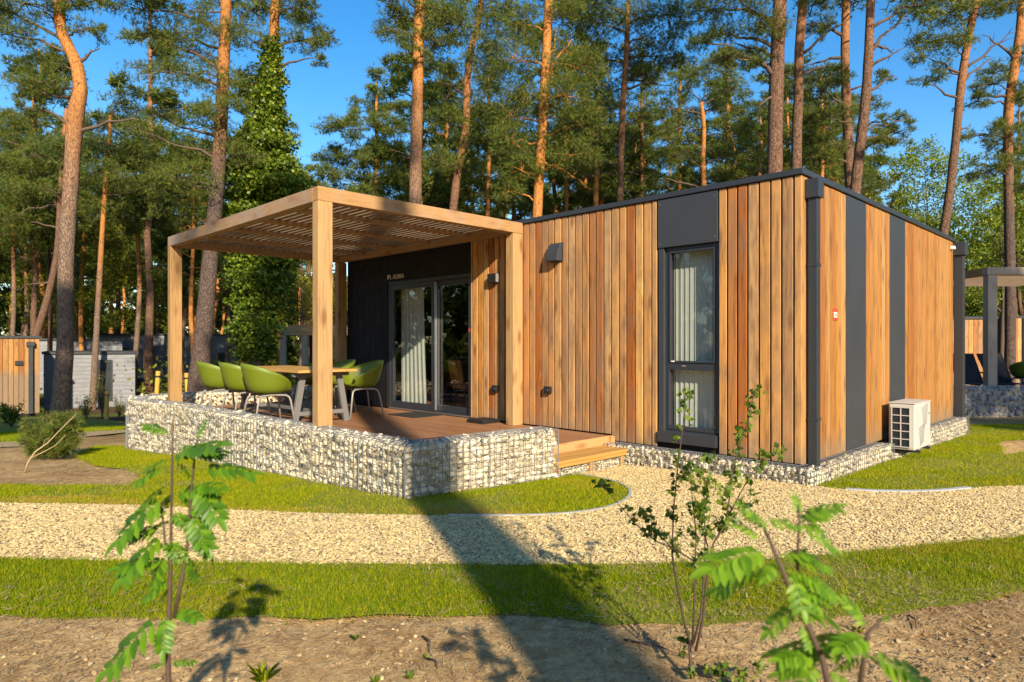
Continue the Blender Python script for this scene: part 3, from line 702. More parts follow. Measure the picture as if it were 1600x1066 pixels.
# ================================================================== TERRACE
deck = empty('deck', at(-5.6, -1.5, 0), TH, 'reddish brown plank terrace floor in front of the sliding door', 'deck')
def dk(u, v): return u + 5.6, v + 1.5
nv = 22; vs_ = np.linspace(-3.10, -.02, nv + 1)
for i in range(nv):
    x0, y0 = dk(-9.62, vs_[i]); x1, y1 = dk(-2.262, vs_[i + 1])
    box_obj('plank', M['deck'], deck, x0, x1, y0 + .003, y1 - .003, DK - .026, DK + random.uniform(-.001, .001), .003)
b = MB(); 
for v_ in (-3.0, -2.3, -1.6, -.9, -.15):
    x0, y0 = dk(-9.05, v_); x1, y1 = dk(-2.27, v_); b.box(x0, x1, y0 - .03, y0 + .03, -.4, DK - .028)
b.make('joist', M['deckedge'], deck)
x0, y0 = dk(-2.26, -1.40); x1, y1 = dk(-2.225, -.03); box_obj('edge_board', M['deckedge'], deck, x0, x1, y0, y1, .045, DK + .004, .004)
x0, y0 = dk(-2.224, -.105); x1, y1 = dk(-2.19, -.03); box_obj('edge_post', M['deckedge'], deck, x0, x1, y0, y1, .03, DK + .002, .004)
step = empty('step', at(-2.05, -.85, -.1), TH, 'yellow wooden step below the deck edge next to the gabion end', 'step')
for i, (a, c) in enumerate(((-2.215, -2.04), (-2.034, -1.86))):
    box_obj('tread', M['tread'], step, a + 2.05, c + 2.05, -.60, .62, .165, .20, .006)
box_obj('front_board', M['tread'], step, .165, .184, -.585, .60, .13, .164, .003)
for v_ in (-.55, 0, .55): box_obj('leg', M['tread'], step, .12, .164, v_ - .03, v_ + .03, -.02, .163, .003)

# ---- gabions
def stone_variants(n, seed):
    r = np.random.default_rng(seed); out = []
    for k in range(n):
        bm = bmesh.new()
        pts = r.normal(size=(13, 3)); pts /= np.linalg.norm(pts, axis=1)[:, None]; pts *= r.uniform(.78, 1.16, (13, 1)) * np.array([1.1, .95, .85])
        vs = [bm.verts.new(p) for p in pts]; res = bmesh.ops.convex_hull(bm, input=vs)
        bmesh.ops.delete(bm, geom=list({g for g in res['geom_unused'] + res['geom_interior'] if isinstance(g, bmesh.types.BMVert)}), context='VERTS')
        bmesh.ops.triangulate(bm, faces=bm.faces); bmesh.ops.recalc_face_normals(bm, faces=bm.faces)
        bm.verts.index_update()
        out.append((np.array([v.co[:] for v in bm.verts]), np.array([[v.index for v in f.verts] for f in bm.faces]))); bm.free()
    return out
STV = stone_variants(14, 5)
STM = {}
def stone_mesh(k, mk):
    if (k, mk) not in STM: STM[(k, mk)] = mesh_of('stone', STV[k][0], STV[k][1], M[mk])
    return STM[(k, mk)]
from mathutils import Euler
def gabion(root, org, poly, ztop, zbot, thick, out_sign, mk='stone', big=.056, nind=300, rows=.078, seed=1, wire=True, wstep=(.075, .052), top=True, wr=.0022, inner=False):
    """poly in cabin coordinates (u,v); root's frame has its origin at org=(u,v,z)"""
    r = random.Random(seed); sts = []; wb = MB(); cb = MB()
    ou, ov, oz = org
    L_ = 0
    P = [np.array(p, float) for p in poly]
    nrm = []
    for i in range(len(P) - 1):
        d = P[i + 1] - P[i]; d /= np.linalg.norm(d); nrm.append(np.array([d[1], -d[0]]) * out_sign)
    def off(i, k):      # mitred offset of vertex i, k inward from the face
        a = nrm[max(i - 1, 0)]; c = nrm[min(i, len(nrm) - 1)]; m_ = a + c; m_ /= np.linalg.norm(m_); return P[i] - m_ * k / max(.5, float(m_ @ c))
    for i in range(len(P) - 1):
        a, c = P[i], P[i + 1]; d = c - a; ln = float(np.linalg.norm(d)); d = d / ln; n = nrm[i]
        faces_ = [(0.0, n)] + ([(thick, -n)] if inner else [])
        for dep, nn in faces_:
            s = big * .6
            while s < ln - big * .3:
                mid = a + d * s; zt = ztop(*mid); zb = zbot(*mid)
                hh = zt - zb; nr = max(1, round(hh / rows))
                for k in range(nr):
                    ss = s + r.uniform(-.4, .4) * big; z = zb + (k + .5 + r.uniform(-.3, .3)) * hh / nr
                    sz = big * r.uniform(.72, 1.3); q = a + d * ss - nn * (-dep * 0 + sz * .80 + .004 + r.uniform(0, .015))
                    if dep: q = a + d * ss - n * dep - nn * (sz * .8)
                    z = min(max(z, zb + sz * .3), zt - sz * .72)
                    sts.append((q[0], q[1], z, sz, r.randrange(14)))
                    if r.random() < .9:      # small filler stone
                        s2 = big * r.uniform(.38, .6); q2 = a + d * (ss + r.uniform(-1, 1) * big) - n * (s2 + .03 + dep * (1 if dep else 0))
                        sts.append((q2[0], q2[1], min(max(z + r.uniform(-1, 1) * rows * .6, zb + .01), zt - s2), s2, r.randrange(14)))
                s += big * 1.48
        if top:
            s = big * .5
            while s < ln:
                for t in np.arange(.13, thick - .02, big * 1.5):
                    q = a + d * (s + r.uniform(-.3, .3) * big) - n * (t + r.uniform(-.3, .3) * big); sz = big * r.uniform(.7, 1.1); sts.append((q[0], q[1], ztop(*q) - sz * 1.0, sz, r.randrange(14)))
                s += big * 1.7
        # core
        i0, i1 = off(i, .055), off(i + 1, .055); j0, j1 = off(i, thick - (.055 if inner else .01)), off(i + 1, thick - (.055 if inner else .01))
        nb = len(cb.v)
        for q in (i0, i1, j1, j0):
            zb = zbot(*q) - .05; zt = ztop(*q) - .05; cb.v += [(q[0] - ou, q[1] - ov, zb - oz), (q[0] - ou, q[1] - ov, zt - oz)]
        for k in range(4): k2 = (k + 1) % 4; cb.f.append((nb + 2 * k, nb + 2 * k2, nb + 2 * k2 + 1, nb + 2 * k + 1))
        cb.f.append((nb + 1, nb + 3, nb + 5, nb + 7))
        if wire:
            o0, o1 = off(i, -.004), off(i + 1, -.004); t0, t1 = off(i, thick), off(i + 1, thick)
            def loc3(q, z): return (q[0] - ou, q[1] - ov, z - oz)
            zt0, zt1, zb0, zb1 = ztop(*P[i]), ztop(*P[i + 1]), zbot(*P[i]), zbot(*P[i + 1])
            nh = max(1, round((min(zt0, zt1) - max(zb0, zb1)) / wstep[1]))
            for k in range(nh + 6):
                z = min(zt0, zt1) - k * wstep[1]
                if z < min(zb0, zb1): break
                if z < max(zb0, zb1):     # run only where it is above the ground
                    f = (z - min(zb0, zb1)) / max(1e-6, abs(zb0 - zb1))
                    e0, e1 = (o0, o0 + (o1 - o0) * f) if zb0 < zb1 else (o1 + (o0 - o1) * f, o1)
                else: e0, e1 = o0, o1
                wb.bar(loc3(e0, z), loc3(e1, z), wr * 2)
            nvv = max(1, round(ln / wstep[0]))
            for k in range(nvv + 1):
                t = k / nvv; q = o0 + (o1 - o0) * t; zt_ = zt0 + (zt1 - zt0) * t; zb_ = zb0 + (zb1 - zb0) * t
                big_w = wr * (3.2 if k in (0,) else 2)
                wb.bar(loc3(q - n * -.003, zb_ - .02), loc3(q - n * -.003, zt_ + .002), big_w)
                qt = t0 + (t1 - t0) * t; wb.bar(loc3(q, zt_ + .002), loc3(qt, zt_ + .002), wr * 2)
                if inner: wb.bar(loc3(qt, zb_), loc3(qt, zt_), wr * 2)
            for k in range(1, int(thick / wstep[0]) + 2):
                t = min(1, k * wstep[0] / thick); e0, e1 = o0 + (t0 - o0) * t, o1 + (t1 - o1) * t; wb.bar(loc3(e0, zt0 + .004), loc3(e1, zt1 + .004), wr * 2)
    cb.make('stone_core', M['core'], root)
    if wire: wb.make('wire_mesh', M['zinc'], root)
    def key(s_): p = Lxy(s_[0], s_[1]); return -s_[3] / math.hypot(p[0], p[1], s_[2] - H)
    sts.sort(key=key); VV = []; FF = []; nn_ = 0
    for i, (u_, v_, z_, sz, k) in enumerate(sts):
        rot = (r.uniform(0, 6.28), r.uniform(0, 6.28), r.uniform(0, 6.28)); sc = (sz * r.uniform(.85, 1.25), sz * r.uniform(.8, 1.1), sz * r.uniform(.8, 1.05))
        if i < nind:
            o = add_me('stone', stone_mesh(k, mk), root, (u_ - ou, v_ - ov, z_ - oz), rot); o.scale = sc
        else:
            mt = np.array(Euler(rot).to_matrix()) @ np.diag(sc); VV.append(STV[k][0] @ mt.T + np.array([u_ - ou, v_ - ov, z_ - oz])); FF.append(STV[k][1] + nn_); nn_ += len(STV[k][0])
    if VV:
        o = add('stone_fill', np.concatenate(VV), np.concatenate(FF), M[mk], root); o['kind'] = 'stuff'
GT = .43
def zb_t(u, v): return LZ(u, v) - .01
tg = empty('gabion_wall', at(-2.03, -3.2, LZ(-2.03, -3.2)), TH, 'low gabion wall of pale stones in wire mesh curving round the terrace', 'gabion wall')
tpoly = [(-1.87, -1.43), (-1.95, -2.3), (-2.03, -3.2)] + [(-2.03 - .7 * k, -3.2 - .012 * k) for k in range(1, 9)] + [(-8.3, -3.42), (-9.0, -3.5), (-9.55, -3.32), (-9.85, -2.9), (-9.92, -2.2), (-9.92, -1.0), (-9.92, .2)]
gabion(tg, (-2.03, -3.2, LZ(-2.03, -3.2)), tpoly, lambda u, v: GT, zb_t, .26, -1, big=.060, nind=300, rows=.086, seed=3, inner=True, wr=.0026)
pg = empty('gabion_plinth', at(.2, -.22, LZ(.2, -.22)), TH, 'low gabion strip of cream stones along the foot of the cabin', 'gabion wall')
def pzt(u, v): return .118 if not (2.25 < v < 3.25) else -.03
ppoly = [(-2.2, -.22), (-1.4, -.22), (-.6, -.22), (.2, -.22), (.2, .6), (.2, 1.4), (.2, 2.2), (.2, 2.26), (.2, 2.75), (.2, 3.24), (.2, 3.3), (.2, 4.0), (.2, 4.7), (.2, 5.4), (.2, 6.12)]
gabion(pg, (.2, -.22, LZ(.2, -.22)), ppoly, pzt, lambda u, v: LZ(u, v) - .02, .21, 1, big=.040, nind=300, rows=.062, seed=4, wstep=(.06, .05))
sgb = empty('gabion_step', at(-1.9, -.85, LZ(-1.9, -.85)), TH, 'short gabion of white stones under the wooden step', 'gabion wall')
gabion(sgb, (-1.9, -.85, LZ(-1.9, -.85)), [(-1.89, -1.38), (-1.89, -.8), (-1.89, -.24)], lambda u, v: .05, lambda u, v: LZ(u, v) - .02, .28, 1, big=.040, nind=60, rows=.06, seed=6, wstep=(.05, .05))

# ---- pergola
per = empty('pergola', at(-6.1, -1.5, DK), TH, 'timber pergola with slatted roof over the terrace', 'pergola')
def pe(u, v): return u + 6.1, v + 1.5
PT, PB = 2.95 - DK, 2.80 - DK
for (u0, u1, v0, v1) in ((-3.876, -3.753, -3.07, -2.90), (-3.90, -3.757, -.195, -.012), (-8.46, -8.337, -3.07, -2.90), (-8.46, -8.337, -.19, -.012)):
    x0, y0 = pe(u0, v0); x1, y1 = pe(u1, v1); box_obj('post', M['post'], per, x0, x1, y0, y1, 0, PB - .001, .006)
for (v0, v1) in ((-3.07, -2.95), (-.175, -.05)):                # beams along the cabin
    x0, y0 = pe(-8.46, v0); x1, y1 = pe(-3.753, v1); xo = .125
    box_obj('beam', M['beam_u'], per, x0, x1 - xo, y0, y1, PB, PT, .006)
for (u0, u1) in ((-3.877, -3.753),):
    x0, y0 = pe(u0, -3.07); x1, y1 = pe(u1, -.012); box_obj('beam', M['beam_v'], per, x0, x1, y0, y1, PB, PT, .006)
x0, y0 = pe(-8.459, -2.949); x1, y1 = pe(-8.34, -.176); box_obj('beam', M['beam_v'], per, x0, x1, y0, y1, PB, PT - .002, .006)
for k in range(1, 5):                                            # rafters
    uu = -8.40 + (-3.81 + 8.40) * k / 5; x0, y0 = pe(uu - .035, -2.949); x1, y1 = pe(uu + .035, -.176)
    box_obj('rafter', M['beam_v'], per, x0, x1, y0, y1, PB + .044, PB + .102, .004)
ns_ = 27
for k in range(ns_):
    vv = -2.93 + (2.93 - .21) * k / (ns_ - 1); x0, y0 = pe(-8.335, vv); x1, y1 = pe(-3.88, vv)
    box_obj('slat', M['slat'], per, x0, x1, y0 - .033, y0 + .033, PB + .1025, PB + .146, 0)

# ---- things on the terrace
mt = MB().box(-.34, .34, -.27, .27, 0, .012).make('doormat', M['rubber'], None, bevel=.004, loc=at(-5.78, -.34, DK), rot=(0, 0, TH))
put(mt, 'thin black rubber doormat in front of the sliding door', 'doormat')
sc = empty('boot_scraper', at(-4.33, -.22, DK), TH, 'black boot scraper with bars beside the wooden wall', 'boot scraper')
b = MB(); b.box(-.17, .17, -.16, -.13, 0, .05); b.box(-.17, .17, .13, .16, 0, .05); b.box(-.17, -.14, -.129, .129, 0, .05); b.box(.14, .17, -.129, .129, 0, .05)
b.make('frame', M['black'], sc, bevel=.003)
for k in range(3): MB().box(-.139, .139, -.075 + .06 * k, -.045 + .06 * k, .015, .047).make('bar', M['black'], sc)

TR = TH
TC = (-6.75, -1.87)
tab = empty('table', at(*TC, DK), TR, 'long wooden terrace table on grey trestle legs', 'table')
for k in range(5): box_obj('top_plank', M['tabletop'], tab, -1.08, 1.08, -.45 + .18 * k + .002, -.27 + .18 * k - .002, .715, .75, .003)
for sx in (-1, 1):
    for sy in (-1, 1):
        MB().bar((sx * .86, sy * .40, 0), (sx * .86, sy * .27, .714), .085, .055, (1, 0, 0)).make('leg', M['legwood'], tab, bevel=.004)
    MB().box(sx * .86 - .03, sx * .86 + .03, -.36, .36, .12, .175).make('stretcher', M['legwood'], tab, bevel=.003)
    MB().box(sx * .86 - .04, sx * .86 + .04, -.42, .42, .655, .712).make('cross_rail', M['legwood'], tab, bevel=.003)
box_obj('long_stretcher', M['legwood'], tab, -.83, .83, -.03, .03, .125, .17, .003)

def chair_shell():
    """tub shell; +x is the front. rim falls from the back over the arms to the seat edge"""
    rows, n = 11, 40; v = []; f = []
    for k in range(rows + 1):
        t = k / rows
        for i in range(n):
            a = 2 * math.pi * i / n; ca, sa = math.cos(a), math.sin(a)
            bk = (1 - ca) / 2                                   # 0 front .. 1 back
            rim = .455 + .335 * (bk ** .62 if bk > 0 else 0) + (-.035 if bk > .93 else 0) * 0
            if bk < .12: rim = .455 + .10 * bk
            rx = .27 + .02 * bk; ry = .285
            g = t / .55 if t < .55 else 1.0
            up = 0 if t < .45 else (t - .45) / .55
            rr = (.80 * g if t < .55 else .80 + .20 * ((t - .55) / .45) ** .8) * (1 + .05 * up * bk)
            z = .415 + .02 * g * g + (rim - .435) * up ** 1.15
            v.append((rx * rr * ca * (1.0 if ca > 0 else 1.02) - .02 * up * bk, ry * rr * sa, z))
    for k in range(rows):
        for i in range(n): j = (i + 1) % n; f.append((k * n + i, k * n + j, (k + 1) * n + j, (k + 1) * n + i))
    return mesh_of('shell', v, f, M['green'], True)
SHELL = chair_shell(); SHELL_D = SHELL.copy(); SHELL_D.materials[0] = M['dgreen']
def uleg(y):
    s = 1 if y > 0 else -1
    pts = [(-.26, y + s * .045, 0), (-.20, y + s * .01, .33), (-.185, y, .37), (-.15, y - s * .01, .392), (.0, y - s * .015, .402), (.15, y - s * .01, .392), (.185, y, .37), (.20, y + s * .01, .33), (.25, y + s * .045, 0)]
    b = MB().tube(pts, .0135, 8); return mesh_of('leg_loop', b.v, b.f, M['legmetal'], True)
LEG = [uleg(-.17), uleg(.17)]
cbm = MB().box(-.16, .16, -.16, .16, .398, .416); CROSS = mesh_of('seat_mount', cbm.v, cbm.f, M['black'])
def chair(loc, rz, label, shell=SHELL, group='green tub chairs round the terrace table'):
    c = empty('tub_chair', loc, rz, label, 'chair', group); c.scale = (1.08, 1.08, 1.08)
    o = add_me('shell', shell, c); s = o.modifiers.new('thick', 'SOLIDIFY'); s.thickness = .011; s.offset = 0
    for L in LEG: add_me('leg_loop', L, c)
    add_me('seat_mount', CROSS, c)
    return c
def tl(x, y):     # table frame -> cabin frame
    a = TR - TH; return TC[0] + x * math.cos(a) - y * math.sin(a), TC[1] + x * math.sin(a) + y * math.cos(a)
for x, y, rot, lab in ((.78, -.72, 88, 'lime green tub chair nearest the camera, back to the stone wall'), (.03, -.71, 92, 'lime green tub chair in the middle of the row facing the table'), (-.75, -.74, 86, 'lime green tub chair at the far left end of the table'),
                       (.55, .82, -96, 'lime green tub chair alone by the dark wall on the right'), (-.22, .80, -90, 'green tub chair mostly hidden behind the table and the post'), (-.90, .82, -86, 'shaded green tub chair on the far side of the table')):
    chair(at(*tl(x, y), DK), TR + R(rot), lab)

# brown chairs inside, seen through the sliding door
def lounge(loc, rz, lab):
    c = empty('lounge_chair', loc, rz, lab, 'chair', 'brown chairs inside behind the sliding door')
    b = MB(); b.box(-.27, .27, -.27, .27, .36, .46); b.make('seat', M['brown'], c, bevel=.04)
    b = MB(); b.prism([(-.30, .44), (-.23, .44), (-.30, .86), (-.37, .85)], -.27, .27); b.make('backrest', M['brown'], c, bevel=.025)
    for sx in (-1, 1):
        for sy in (-1, 1): MB().bar((sx * .22, sy * .22, .36), (sx * .25, sy * .25, 0), .03).make('leg', M['black'], c)
lounge(at(-5.95, 1.0, .171), TH + R(70), 'brown leather chair inside, behind the door mullion'); lounge(at(-5.15, 1.05, .171), TH + R(110), 'brown leather chair inside, behind the right door pane')

# ================================================================== NEIGHBOURS
def gz_(x, y): return float(terr(x, y))
# wooden cabin at the left edge
x0, x1, y0 = P3(-190, 500, 24)[0], P3(62, 500, 24)[0], 24.0; zg = gz_(x1, y0)
nb = empty('neighbour_cabin', (x1, y0, zg), R(38), 'small larch cabin with dark downpipe at the left edge of the picture', 'cabin')
zt = P3(0, 529, 24)[2] - zg; wd = x1 - x0
MB().box(-wd, -.03, .03, 4.5, 0, zt).make('wall', M['darkwall'], nb)
MB().box(-wd - .05, .04, -.05, 4.6, zt + .002, zt + .09).make('roof', M['anth'], nb)
e = np.linspace(-1.21, 0, 9)
for a, c in zip(e[:-1], e[1:]): box_obj('plank', M['clad_side'], nb, a + .006, c - .006, 0, .026, .1, zt, .004)
box_obj('window', M['anth2'], nb, -2.6, -1.225, -.0, .026, 1.95, zt, .004)
box_obj('door', M['glass'], nb, -2.5, -1.42, .0, .02, .1, 1.94, 0); box_obj('door_frame', M['frame'], nb, -1.41, -1.225, -.01, .026, .1, 1.94, .004)
dp = MB().box(-.33, -.20, -.14, -.01, .1, zt - .28).make('downpipe', M['anth'], nb); MB().box(-.39, -.15, -.18, -.005, zt - .28, zt - .12).make('rain_hopper', M['anth'], dp)
MB().box(-.72, -.5, -.07, -.004, zt - .95, zt - .80).make('wall_lamp', M['black'], nb)
e = np.linspace(-wd, -2.61, 14)
for a, c in zip(e[:-1], e[1:]): box_obj('plank', M['clad_side'], nb, a + .006, c - .006, 0, .026, .1, zt, .004)
# grey cabins
def grey_cabin(pxa, pxb, ptop, D, lab, depth=5, wins=(), acu=False):
    xa, xb = P3(pxa, 0, D)[0], P3(pxb, 0, D)[0]; zg = gz_(xb, D); zt = P3(0, ptop, D)[2] - zg; wd = xb - xa
    rz = R(33); wd = wd / (math.cos(rz) - math.sin(rz) * (pxb - CX) / F)
    c = empty('grey_cabin', (xa, D, zg), rz, lab, 'cabin', 'grey cabins beyond the left trees')
    MB().box(.02, wd - .02, .03, depth, -.2, zt).make('wall', M['greyclad'], c)
    MB().box(-.06, wd + .06, -.06, depth + .05, zt + .002, zt + .11).make('roof', M['anth'], c)
    n = int(zt / .17); me = None
    b = MB().prism([(.026, 0), (-.004, 0), (.016, .168), (.026, .168)], 0.0, wd, 'x'); me = mesh_of('siding_board', b.v, b.f, M['greyclad'])
    for k in range(n): add_me('siding_board', me, c, (0, 0, .02 + k * .17))
    b = MB().prism([(.0, 0), (-.004, 0), (-.004, .168), (.0, .168)], .03, depth, 'y')
    for (a0, a1, z0, z1) in wins:
        wf = MB().box(a0 * wd, a1 * wd, -.05, -.006, z0, min(z1, zt - .1)).make('window', M['frame'], c); MB().box(a0 * wd + .07, a1 * wd - .07, -.056, -.0505, z0 + .08, min(z1, zt - .1) - .08).make('pane', M['glass'], wf)
    if acu:
        MB().box(acu[0] * wd, acu[0] * wd + .8, -.45, -.1, .35, .95).make('air_unit', M['acwhite'], c, bevel=.02)
    return c
grey_cabin(68, 211, 554, 27, 'grey horizontally clad cabin with a dark window behind the big left pine', 5, ((.53, .74, .25, 2.0),))
grey_cabin(30, 191, 532, 35, 'low grey cabin whose roof shows above the nearer grey one', 6, ((.93, .97, .3, 1.9),))
grey_cabin(150, 232, 524, 43, 'pale grey cabin with a small white air unit far behind', 6, ((.45, .62, .9, 2.4),), (.72,))
grey_cabin(236, 372, 524, 47, 'long pale cabin farthest away between the trunks', 6, ((.5, .58, .6, 2.0), (.75, .84, .6, 2.0)))
# neighbouring pergola behind the terrace
D = 23; xa, xb = P3(437, 0, D)[0], P3(600, 0, D)[0]; zg = gz_(xa, D)
npg = empty('neighbour_pergola', (xa, D, zg), 0, 'dark brown pergola of the next cabin seen under the terrace roof', 'pergola')
zt = P3(0, 508, D)[2] - zg; zb_ = P3(0, 524, D)[2] - zg
box_obj('beam', M['beam_u'], npg, 0, xb - xa, 0, .16, zb_, zt, .006); box_obj('beam', M['beam_v'], npg, 0, .16, .161, 3, zb_, zt, .006)
for px in (437, 471, 545): x = P3(px, 0, D)[0] - xa; box_obj('post', M['greywood'], npg, x, x + .2, 0.01, .15, -.1, zb_ - .001, .006)
nb2 = empty('neighbour_cabin', (xa, D + 3.05, zg), 0, 'dark walled cabin behind the next pergola', 'cabin')
MB().box(.1, xb - xa + 2, 0, 4, -.2, zt - .1).make('wall', M['darkwall'], nb2)
for a in (.75, 1.0, 2.1, 2.3): box_obj('plank', M['clad'], nb2, a, a + .2, -.03, -.003, 0, zt - .1, .004)
wf = MB().box(.2, .72, -.05, -.003, .0, 2.1).make('door', M['frame'], nb2); MB().box(.3, .66, -.056, -.0505, .1, 2.0).make('pane', M['glass'], wf)
# right hand neighbour: gabion, post and beam, loungers, chair, larch wall
D = 14.0; xa, xb = P3(1440, 0, D)[0], P3(1800, 0, D)[0]
def inv(x, y): d = np.array([x, y]) - O; return float(d @ U), float(d @ V)
rg = empty('neighbour_gabion', at(*inv(xa, D), gz_(xa, D)), TH, 'shade toned gabion wall of the terrace at the right edge', 'gabion wall')
zt_r = P3(0, 604, D)[2]
gabion(rg, (*inv(xa, D), gz_(xa, D)), [inv(xa + (xb - xa) * k / 5, D) for k in range(6)], lambda u, v: zt_r, zb_t, .25, 1, 'stone_shaded', .075, 120, .10, 8, True, (.1, .1), True, .002)
dn = empty('neighbour_deck', (xa, D + .3, zt_r - .35), 0, 'shaded plank terrace behind the shade toned gabion', 'deck')
for k in range(28): box_obj('plank', M['deck'], dn, 0, xb - xa, .14 * k, .14 * k + .134, .0, .025, .002)
MB().box(.02, xb - xa - .02, .02, 3.85, -1.0, -.002).make('joist', M['deckedge'], dn)
zd = zt_r - .325
rp = empty('neighbour_pergola', (P3(1561, 0, D)[0], D + .3, zd), 0, 'weathered grey pergola post and beam at the right edge', 'pergola')
zb_ = P3(0, 427, D)[2] - zd; zt = P3(0, 415, D)[2] - zd
x = P3(1576, 0, D)[0] - P3(1561, 0, D)[0]
for yy in (.02, 3.2): box_obj('post', M['greywood'], rp, .0, x, yy, yy + .16, 0, zb_ - .001, .006)
box_obj('beam', M['greywood'], rp, -.03, 3.4, .0, .18, zb_, zt, .006); box_obj('beam', M['beam_v'], rp, -.03, .15, .181, 3.6, zb_, zt, .006)
for k in range(24): box_obj('slat', M['slat'], rp, .16, 3.3, .25 + .14 * k, .31 + .14 * k, zb_ + .05, zb_ + .08, 0)
def lounger(loc, rz, lab):
    c = empty('sun_lounger', loc, rz, lab, 'sun lounger', 'dark sun loungers on the right terrace')
    b = MB(); b.tube([(-.32, 0, .98), (-.30, -.35, .30), (-.29, -1.0, .30)], .016, 6); b.tube([(.32, 0, .98), (.30, -.35, .30), (.29, -1.0, .30)], .016, 6); b.tube([(-.32, 0, .98), (.32, 0, .98)], .016, 6); b.make('frame', M['black'], c, True)
    b = MB(); b.v = [(-.31, 0, .97), (.31, 0, .97), (.29, -.35, .30), (-.29, -.35, .30)]; b.f = [(0, 1, 2, 3)]; o = b.make('backrest', M['sling'], c); o.modifiers.new('t', 'SOLIDIFY').thickness = .006
    b = MB(); b.v = [(-.29, -.35, .305), (.29, -.35, .305), (.28, -.98, .305), (-.28, -.98, .305)]; b.f = [(0, 1, 2, 3)]; o = b.make('seat', M['sling'], c); o.modifiers.new('t', 'SOLIDIFY').thickness = .006
    for s in (-1, 1):
        MB().tube([(s * .31, -.15, .42), (s * .33, .25, 0)], .014, 6).make('leg', M['black'], c, True); MB().tube([(s * .30, -.95, .30), (s * .31, -1.0, 0)], .014, 6).make('leg', M['black'], c, True)
        MB().tube([(s * .33, -.12, .55), (s * .34, -.5, .52), (s * .33, -.6, .30)], .014, 6).make('armrest', M['black'], c, True)
D2 = 15.9
lounger((P3(1545, 0, D2)[0], D2, zd), R(8), 'dark mesh sun lounger left of the weathered post'); lounger((P3(1500, 0, D2)[0], D2, zd), R(4), 'dark mesh sun lounger half hidden by the cabin corner')
chair((P3(1603, 0, 15.2)[0], 15.2, zd), R(75), 'dark green tub chair in the shade at the right edge', SHELL_D, 'green tub chair on the right terrace')
D3 = 22.0; xa3, xb3 = P3(1470, 0, D3)[0], P3(1557, 0, D3)[0]; zg3 = gz_(xa3, D3); zt3 = P3(0, 499, D3)[2] - zg3
n3 = empty('neighbour_cabin', (xa3, D3, zg3), 0, 'larch clad cabin wall behind the loungers on the right', 'cabin')
MB().box(0, xb3 - xa3, .03, 4, -.3, zt3).make('wall', M['darkwall'], n3); MB().box(-.05, xb3 - xa3 + .04, -.04, 4, zt3 + .002, zt3 + .09).make('roof', M['anth'], n3)
e = np.arange(0, xb3 - xa3, .155)
for a in e: box_obj('plank', M['clad'], n3, a + .005, a + .15, 0, .026, 0, zt3, .004)
D4 = 26.0; xa4, xb4 = P3(1576, 0, D4)[0], P3(1760, 0, D4)[0]; zg4 = gz_(xa4, D4); zt4 = P3(0, 497, D4)[2] - zg4
n4 = empty('neighbour_cabin', (xa4, D4, zg4), 0, 'dark and larch clad cabin at the far right edge', 'cabin')
MB().box(0, xb4 - xa4, .03, 4, -.3, zt4).make('wall', M['anth2'], n4)
for a in (.21, .36): box_obj('plank', M['clad'], n4, a, a + .145, 0, .026, 0, zt4, .004)
MB().box(.53, xb4 - xa4, -.01, .027, 0, zt4).make('dark_panel', M['darkwall'], n4); MB().box(-.02, xb4 - xa4, -.03, 4, zt4 + .002, zt4 + .08).make('roof', M['anth'], n4)
MB().box(-.01, .17, -.12, .0, zt4 - .4, zt4 - .05).make('rain_hopper', M['anth'], n4)
# yellow round posts with a rope
def ypost(px, ptop, D, lean, lab, wpx=6):
    p = P3(px, ptop, D); zg = gz_(p.x, D); h = p.z - zg; r = wpx * D / F / 2
    c = empty('round_post', (p.x - lean * h, D, zg), 0, lab, 'post', 'yellow round wooden posts by the left path')
    MB().tube([(0, 0, -.05), (lean * h, 0, h)], [r, r], 12).make('pole', M['yellowwood'], c, bevel=.01)
    MB().tube([(lean * h * .86, 0, h * .86), (lean * h * .9, 0, h * .9)], r * 1.12, 12).make('band', M['black'], c)
ypost(167, 612, 21, .01, 'yellow round post in front of the grey cabin window'); ypost(247, 580, 24, .07, 'leaning yellow round post left of the pergola', 7); ypost(291, 583, 23, -.06, 'yellow round post just right of the left pergola post', 6)
# rowan and stake beside the bed
# ================================================================== TREES
def tufts(c, ax, L, r, nn=7, wf=.12):
    """needle tufts: c (n,3) centres, ax (n,3) axes"""
    n = len(c); a = ax[:, None] * r.uniform(.25, 1.0, (n, nn, 1)) + r.normal(size=(n, nn, 3)) * .62
    a /= np.linalg.norm(a, axis=2, keepdims=True) + 1e-9
    ln = L * r.uniform(.65, 1.15, (n, nn, 1)); s = np.cross(a, r.normal(size=(n, nn, 3))); s /= np.linalg.norm(s, axis=2, keepdims=True) + 1e-9
    wd = L * wf; c0 = c[:, None] + a * L * .05
    v = np.stack([c0 - s * wd * .5, c0 + s * wd * .5, c0 + a * ln], 2).reshape(-1, 3)
    return v
def clump_tufts(cen, rad, n, r, spray=22):
    m = max(3, int(n / spray))
    d = r.normal(size=(m, 3)); d /= np.linalg.norm(d, axis=1)[:, None]; rr = r.uniform(.25, 1, (m, 1)) ** .6
    sc = cen + d * rr * rad
    sr = min(rad) * .62
    o = r.normal(size=(m, spray, 3)) * np.array([.55, .55, .30]) * sr
    c = (sc[:, None] + o).reshape(-1, 3)
    ax = (o / (np.linalg.norm(o, axis=2, keepdims=True) + 1e-6) * .6 + d[:, None] * .5 + np.array([0, 0, .55])).reshape(-1, 3)
    ax /= np.linalg.norm(ax, axis=1)[:, None]
    return c, ax, sc
def bez(a, c, sag, n=5):
    a = Vector(a); c = Vector(c); m = (a + c) / 2 + Vector((0, 0, sag)); return [(a * (1 - t) ** 2 + m * 2 * t * (1 - t) + c * t * t) for t in [i / n for i in range(n + 1)]]
